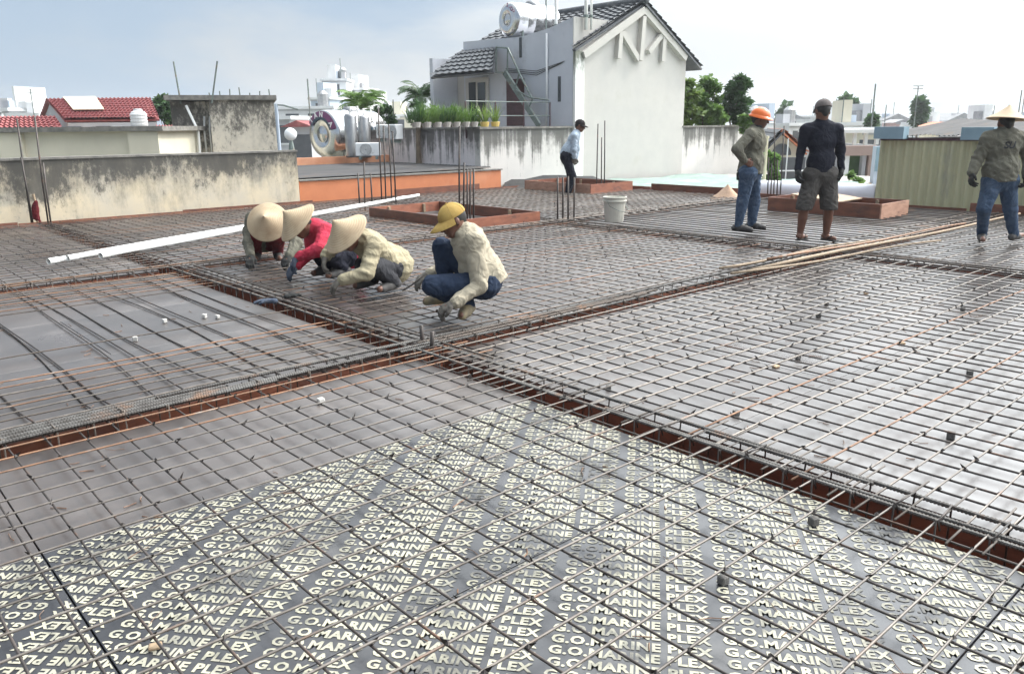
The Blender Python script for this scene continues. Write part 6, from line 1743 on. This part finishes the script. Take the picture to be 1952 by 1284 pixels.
mb = MB(); mb.box((-.2, -.3, h + .42), (w + .2, 4, h + .55)); part('roof_slab', mb, MATS['t_white'], t)
for k in range(4): mb = MB(); mb.box((w*k/3.2, -.1, h), (w*k/3.2 + .12, .02, h + .418)); part('column', mb, MATS['t_white'], t)
t, w, h = bld('blue_wall', 'narrow pale blue wall left of the yellow shed', 'wall', 1669, 1690, 279, 20, 't_blue', .2)
mb = MB(); mb.box((0, -.02, h - .6), (w*.8, -.002, h)); part('blue_panel', mb, MATS['gutter_blue'], t)
t, w, h = bld('low_fence', 'low brown fence above the hedge, behind the man in shorts', 'fence', 1602, 1664, 352, 20, 't_brown', .08)
mb = MB(); mb.box((-.02, -.03, h), (w + .02, .11, h + .04)); part('top_rail', mb, MATS['t_tan'], t)

# --- far town: every house a thing with its windows
fr = random.Random(21)
LBL = {(1500, 1545): 'far white house with flat roof, touching the left shoulder of the man in shorts', (1545, 1590): 'far white flat-roofed house straight behind the head of the man in shorts', (1580, 1625): 'far white flat-roofed house right of the head of the man in shorts',
       (624, 668): 'tallest far white building, above the steel water tank', (660, 702): 'second tallest far white building, just above the bushy palm', (700, 760): 'low far white house between the two palms', (-10, 14): 'far white house cut off by the left picture edge', (20, 34): 'narrow far white house left of the forked antenna',
       (1842, 1890): 'farthest white house left of the right worker', (1862, 1905): 'nearer white house touching the left shoulder of the right worker', (1940, 2010): 'far white house cut off by the right picture edge'}
cols_ = {'t_white': 'white', 't_cream': 'cream', 't_grey': 'grey', 't_pink': 'pink', 't_blue': 'pale blue'}
def far_house(px0, px1, pyt, d, m, roof, where):
    t, w, h = bld('far_house', LBL.get((px0, px1), 'far %s house with %s, %s' % (cols_[m], roof, where)), 'house', px0, px1, pyt, d, m, fr.uniform(5, 9), 'far houses of the town', rot=fr.uniform(-.35, .35))
    if roof == 'flat roof':
        mb = MB(); mb.box((-.25, -.3, h), (w + .25, 4.5, h + .25)); part('roof_slab', mb, MATS['t_white'], t)
        if fr.random() < .6:
            mb = MB(); a = fr.uniform(.1, .5)*w; mb.box((a, 1, h + .25), (a + w*.35, 4, h + 1.9)); part('stair_head', mb, MATS[m], t)
        if fr.random() < .5:
            mb = MB(); mb.lathe([(.001, 0), (.5, 0), (.5, 1.1), (.2, 1.4), (.001, 1.4)], 10, M=Matrix.Translation((w*.75, 2, h + .25))); part('cistern', mb, MATS['steel_dull'], t)
    else:
        mr = {'red roof': 'roof_red', 'grey roof': 'roof_grey', 'orange roof': 'roof_orange'}[roof]
        rh = min(2.2, w*.28)
        mb = MB(); mb.add([(-.4, -.4, h), (w + .4, -.4, h), (w + .4, 7, h), (-.4, 7, h), (w*.5, -.4, h + rh), (w*.5, 7, h + rh)], [(0, 4, 5, 3), (1, 2, 5, 4), (0, 1, 4), (2, 3, 5), (0, 3, 2, 1)]); part('roof', mb, MATS[mr], t)
    windows(t, w, h, 2, max(1, int(w/2.2)), 1.2, 1.25, z_off=1.55)
    for k in range(fr.randint(0, 2)):
        x = fr.uniform(.1, .8)*w; mb = MB(); mb.box((x, 1.2, h + .2), (x + fr.uniform(.5, 1.1), 2.2, h + fr.uniform(.7, 1.3))); part('roof_box', mb, MATS[fr.choice(('t_grey', 't_white', 'roof_grey', 't_blue'))], t)
    if fr.random() < .5: mb = MB(); x = fr.uniform(.1, .9)*w; mb.tube([(x, .6, h), (x, .6, h + fr.uniform(1.2, 2.6))], .04, 5); part('aerial', mb, MATS['galv'], t)
    mb = MB(); mb.box((-.05, -.06, h - .14), (w + .05, -.031, h - .02)); part('string_course', mb, MATS['t_grey'], t)
    return t
for (px0, px1, pyt, d, m, roof) in [
    (1432, 1462, 246, 60, 't_grey', 'flat roof'), (1462, 1500, 238, 75, 't_blue', 'flat roof'), (1484, 1520, 226, 110, 't_white', 'grey roof'), (1500, 1545, 240, 70, 't_white', 'flat roof'), (1520, 1560, 224, 130, 't_grey', 'flat roof'), (1545, 1590, 236, 85, 't_white', 'flat roof'), (1580, 1625, 226, 100, 't_white', 'flat roof'), (1596, 1640, 240, 62, 't_cream', 'flat roof'), (1625, 1668, 236, 80, 't_grey', 'flat roof'), (1640, 1672, 252, 45, 't_cream', 'flat roof'), (1658, 1690, 232, 120, 't_white', 'grey roof'),
    (1680, 1722, 229, 115, 't_grey', 'grey roof'), (1702, 1725, 234, 85, 't_pink', 'grey roof'), (1724, 1765, 234, 95, 't_white', 'flat roof'), (1745, 1790, 229, 130, 't_grey', 'flat roof'), (1765, 1800, 238, 75, 't_white', 'flat roof'), (1785, 1815, 241, 60, 't_cream', 'orange roof'), (1800, 1850, 230, 120, 't_blue', 'grey roof'), (1825, 1862, 233, 95, 't_pink', 'flat roof'), (1842, 1890, 226, 140, 't_white', 'flat roof'), (1862, 1905, 238, 80, 't_white', 'flat roof'), (1890, 1940, 230, 130, 't_grey', 'flat roof'), (1915, 1990, 240, 70, 't_white', 'grey roof'), (1940, 2010, 228, 150, 't_white', 'flat roof')]:
    size = ('narrow ' if px1 - px0 < 38 else 'broad ') if True else ''
    zone = 'near the helmeted man' if px0 < 1500 else ('behind the man in shorts' if px0 < 1600 else ('above the brown portal' if px0 < 1670 else ('above the left end of the shed' if px0 < 1760 else ('above the middle of the shed' if px0 < 1840 else 'by the right worker'))))
    far_house(px0, px1, pyt, d, m, roof, zone)
for (px0, px1, pyt, d, m, roof) in [(-10, 14, 214, 70, 't_white', 'flat roof'), (20, 34, 212, 65, 't_white', 'flat roof'), (36, 90, 222, 60, 't_blue', 'flat roof'), (520, 560, 228, 60, 't_grey', 'flat roof'), (530, 640, 208, 75, 't_white', 'flat roof'), (558, 600, 242, 45, 't_grey', 'red roof'), (600, 640, 190, 95, 't_blue', 'flat roof'), (624, 668, 154, 100, 't_white', 'flat roof'), (660, 702, 172, 105, 't_white', 'flat roof'), (700, 760, 226, 80, 't_white', 'flat roof'), (742, 790, 222, 110, 't_cream', 'flat roof')]:
    zone = 'at the far left edge' if px0 < 100 else ('left of the steel tank' if px0 < 590 else 'behind the palms')
    far_house(px0, px1, pyt, d, m, roof, zone)
# masts and far trees on the skyline
for (px, pyb, pyt, d, lab) in ((1742, 240, 164, 70, 'tall thin mast above the left end of the shed'), (1686, 236, 200, 90, 'short mast above the grey far roofs'), (1938, 240, 172, 60, 'mast behind the right worker\'s hat'), (66, 224, 170, 50, 'forked antenna mast at the far left'), (752, 250, 190, 24, 'thin dark post between the palms')):
    a, b = survey(px, pyb, d), survey(px, pyt, d)
    t = thing('mast', lab, 'mast', (a.x, a.y, GZ), 'masts and antennas'); r = .0022*d*.4
    mb = MB(); mb.tube([(0, 0, 0), (0, 0, b.z - GZ)], r, 6, radii=[r*1.2, r*.7]); part('pole', mb, MATS['galv'], t)
    for z_ in ((.0, .05) if px in (66, 1742) else ()): mb = MB(); hh = (b.z - GZ)*(1 - z_*.35); mb.tube([(-RT.x*d*.006, -RT.y*d*.006, hh), (RT.x*d*.006, RT.y*d*.006, hh)], r*.5, 5); part('crossbar', mb, MATS['galv'], t)
tree_at('pale far tree rising above the shed roof', 1752, 196, 236, 75, 12, 420, .8, 'leaf_b', 31, name='far_tree', nclump=9, group='far trees on the skyline')
tree_at('far pointed tree right of the head of the man in shorts', 1614, 192, 234, 90, 11, 420, .9, 'leaf_b', 32, name='far_tree', nclump=9, group='far trees on the skyline')
tree_at('dark conical tree above the brown portal', 1660, 225, 256, 50, 8, 420, .45, 'leaf_b', 33, name='far_tree', nclump=8, group='far trees on the skyline')
tree_at('far tree above the roofs near the helmet', 1500, 204, 236, 100, 12, 420, .9, 'leaf_b', 34, name='far_tree', nclump=8, group='far trees on the skyline')

# light tropical haze over the town
hz = bpy.data.materials.new('haze'); hz.use_nodes = True
_n, _l = hz.node_tree.nodes, hz.node_tree.links
for q in list(_n):
    if q.type != 'OUTPUT_MATERIAL': _n.remove(q)
_v = _n.new('ShaderNodeVolumePrincipled'); _v.inputs['Color'].default_value = (.93, .96, 1, 1); _v.inputs['Density'].default_value = .0007; _v.inputs['Anisotropy'].default_value = .3
_l.new(_v.outputs[0], [q for q in _n if q.type == 'OUTPUT_MATERIAL'][0].inputs['Volume'])
mb = MB(); mb.box((-400, -400, GZ - 1), (400, 400, 16))
o = part('haze', mb, hz); tag(o, kind='stuff')
bpy.context.view_layer.update()
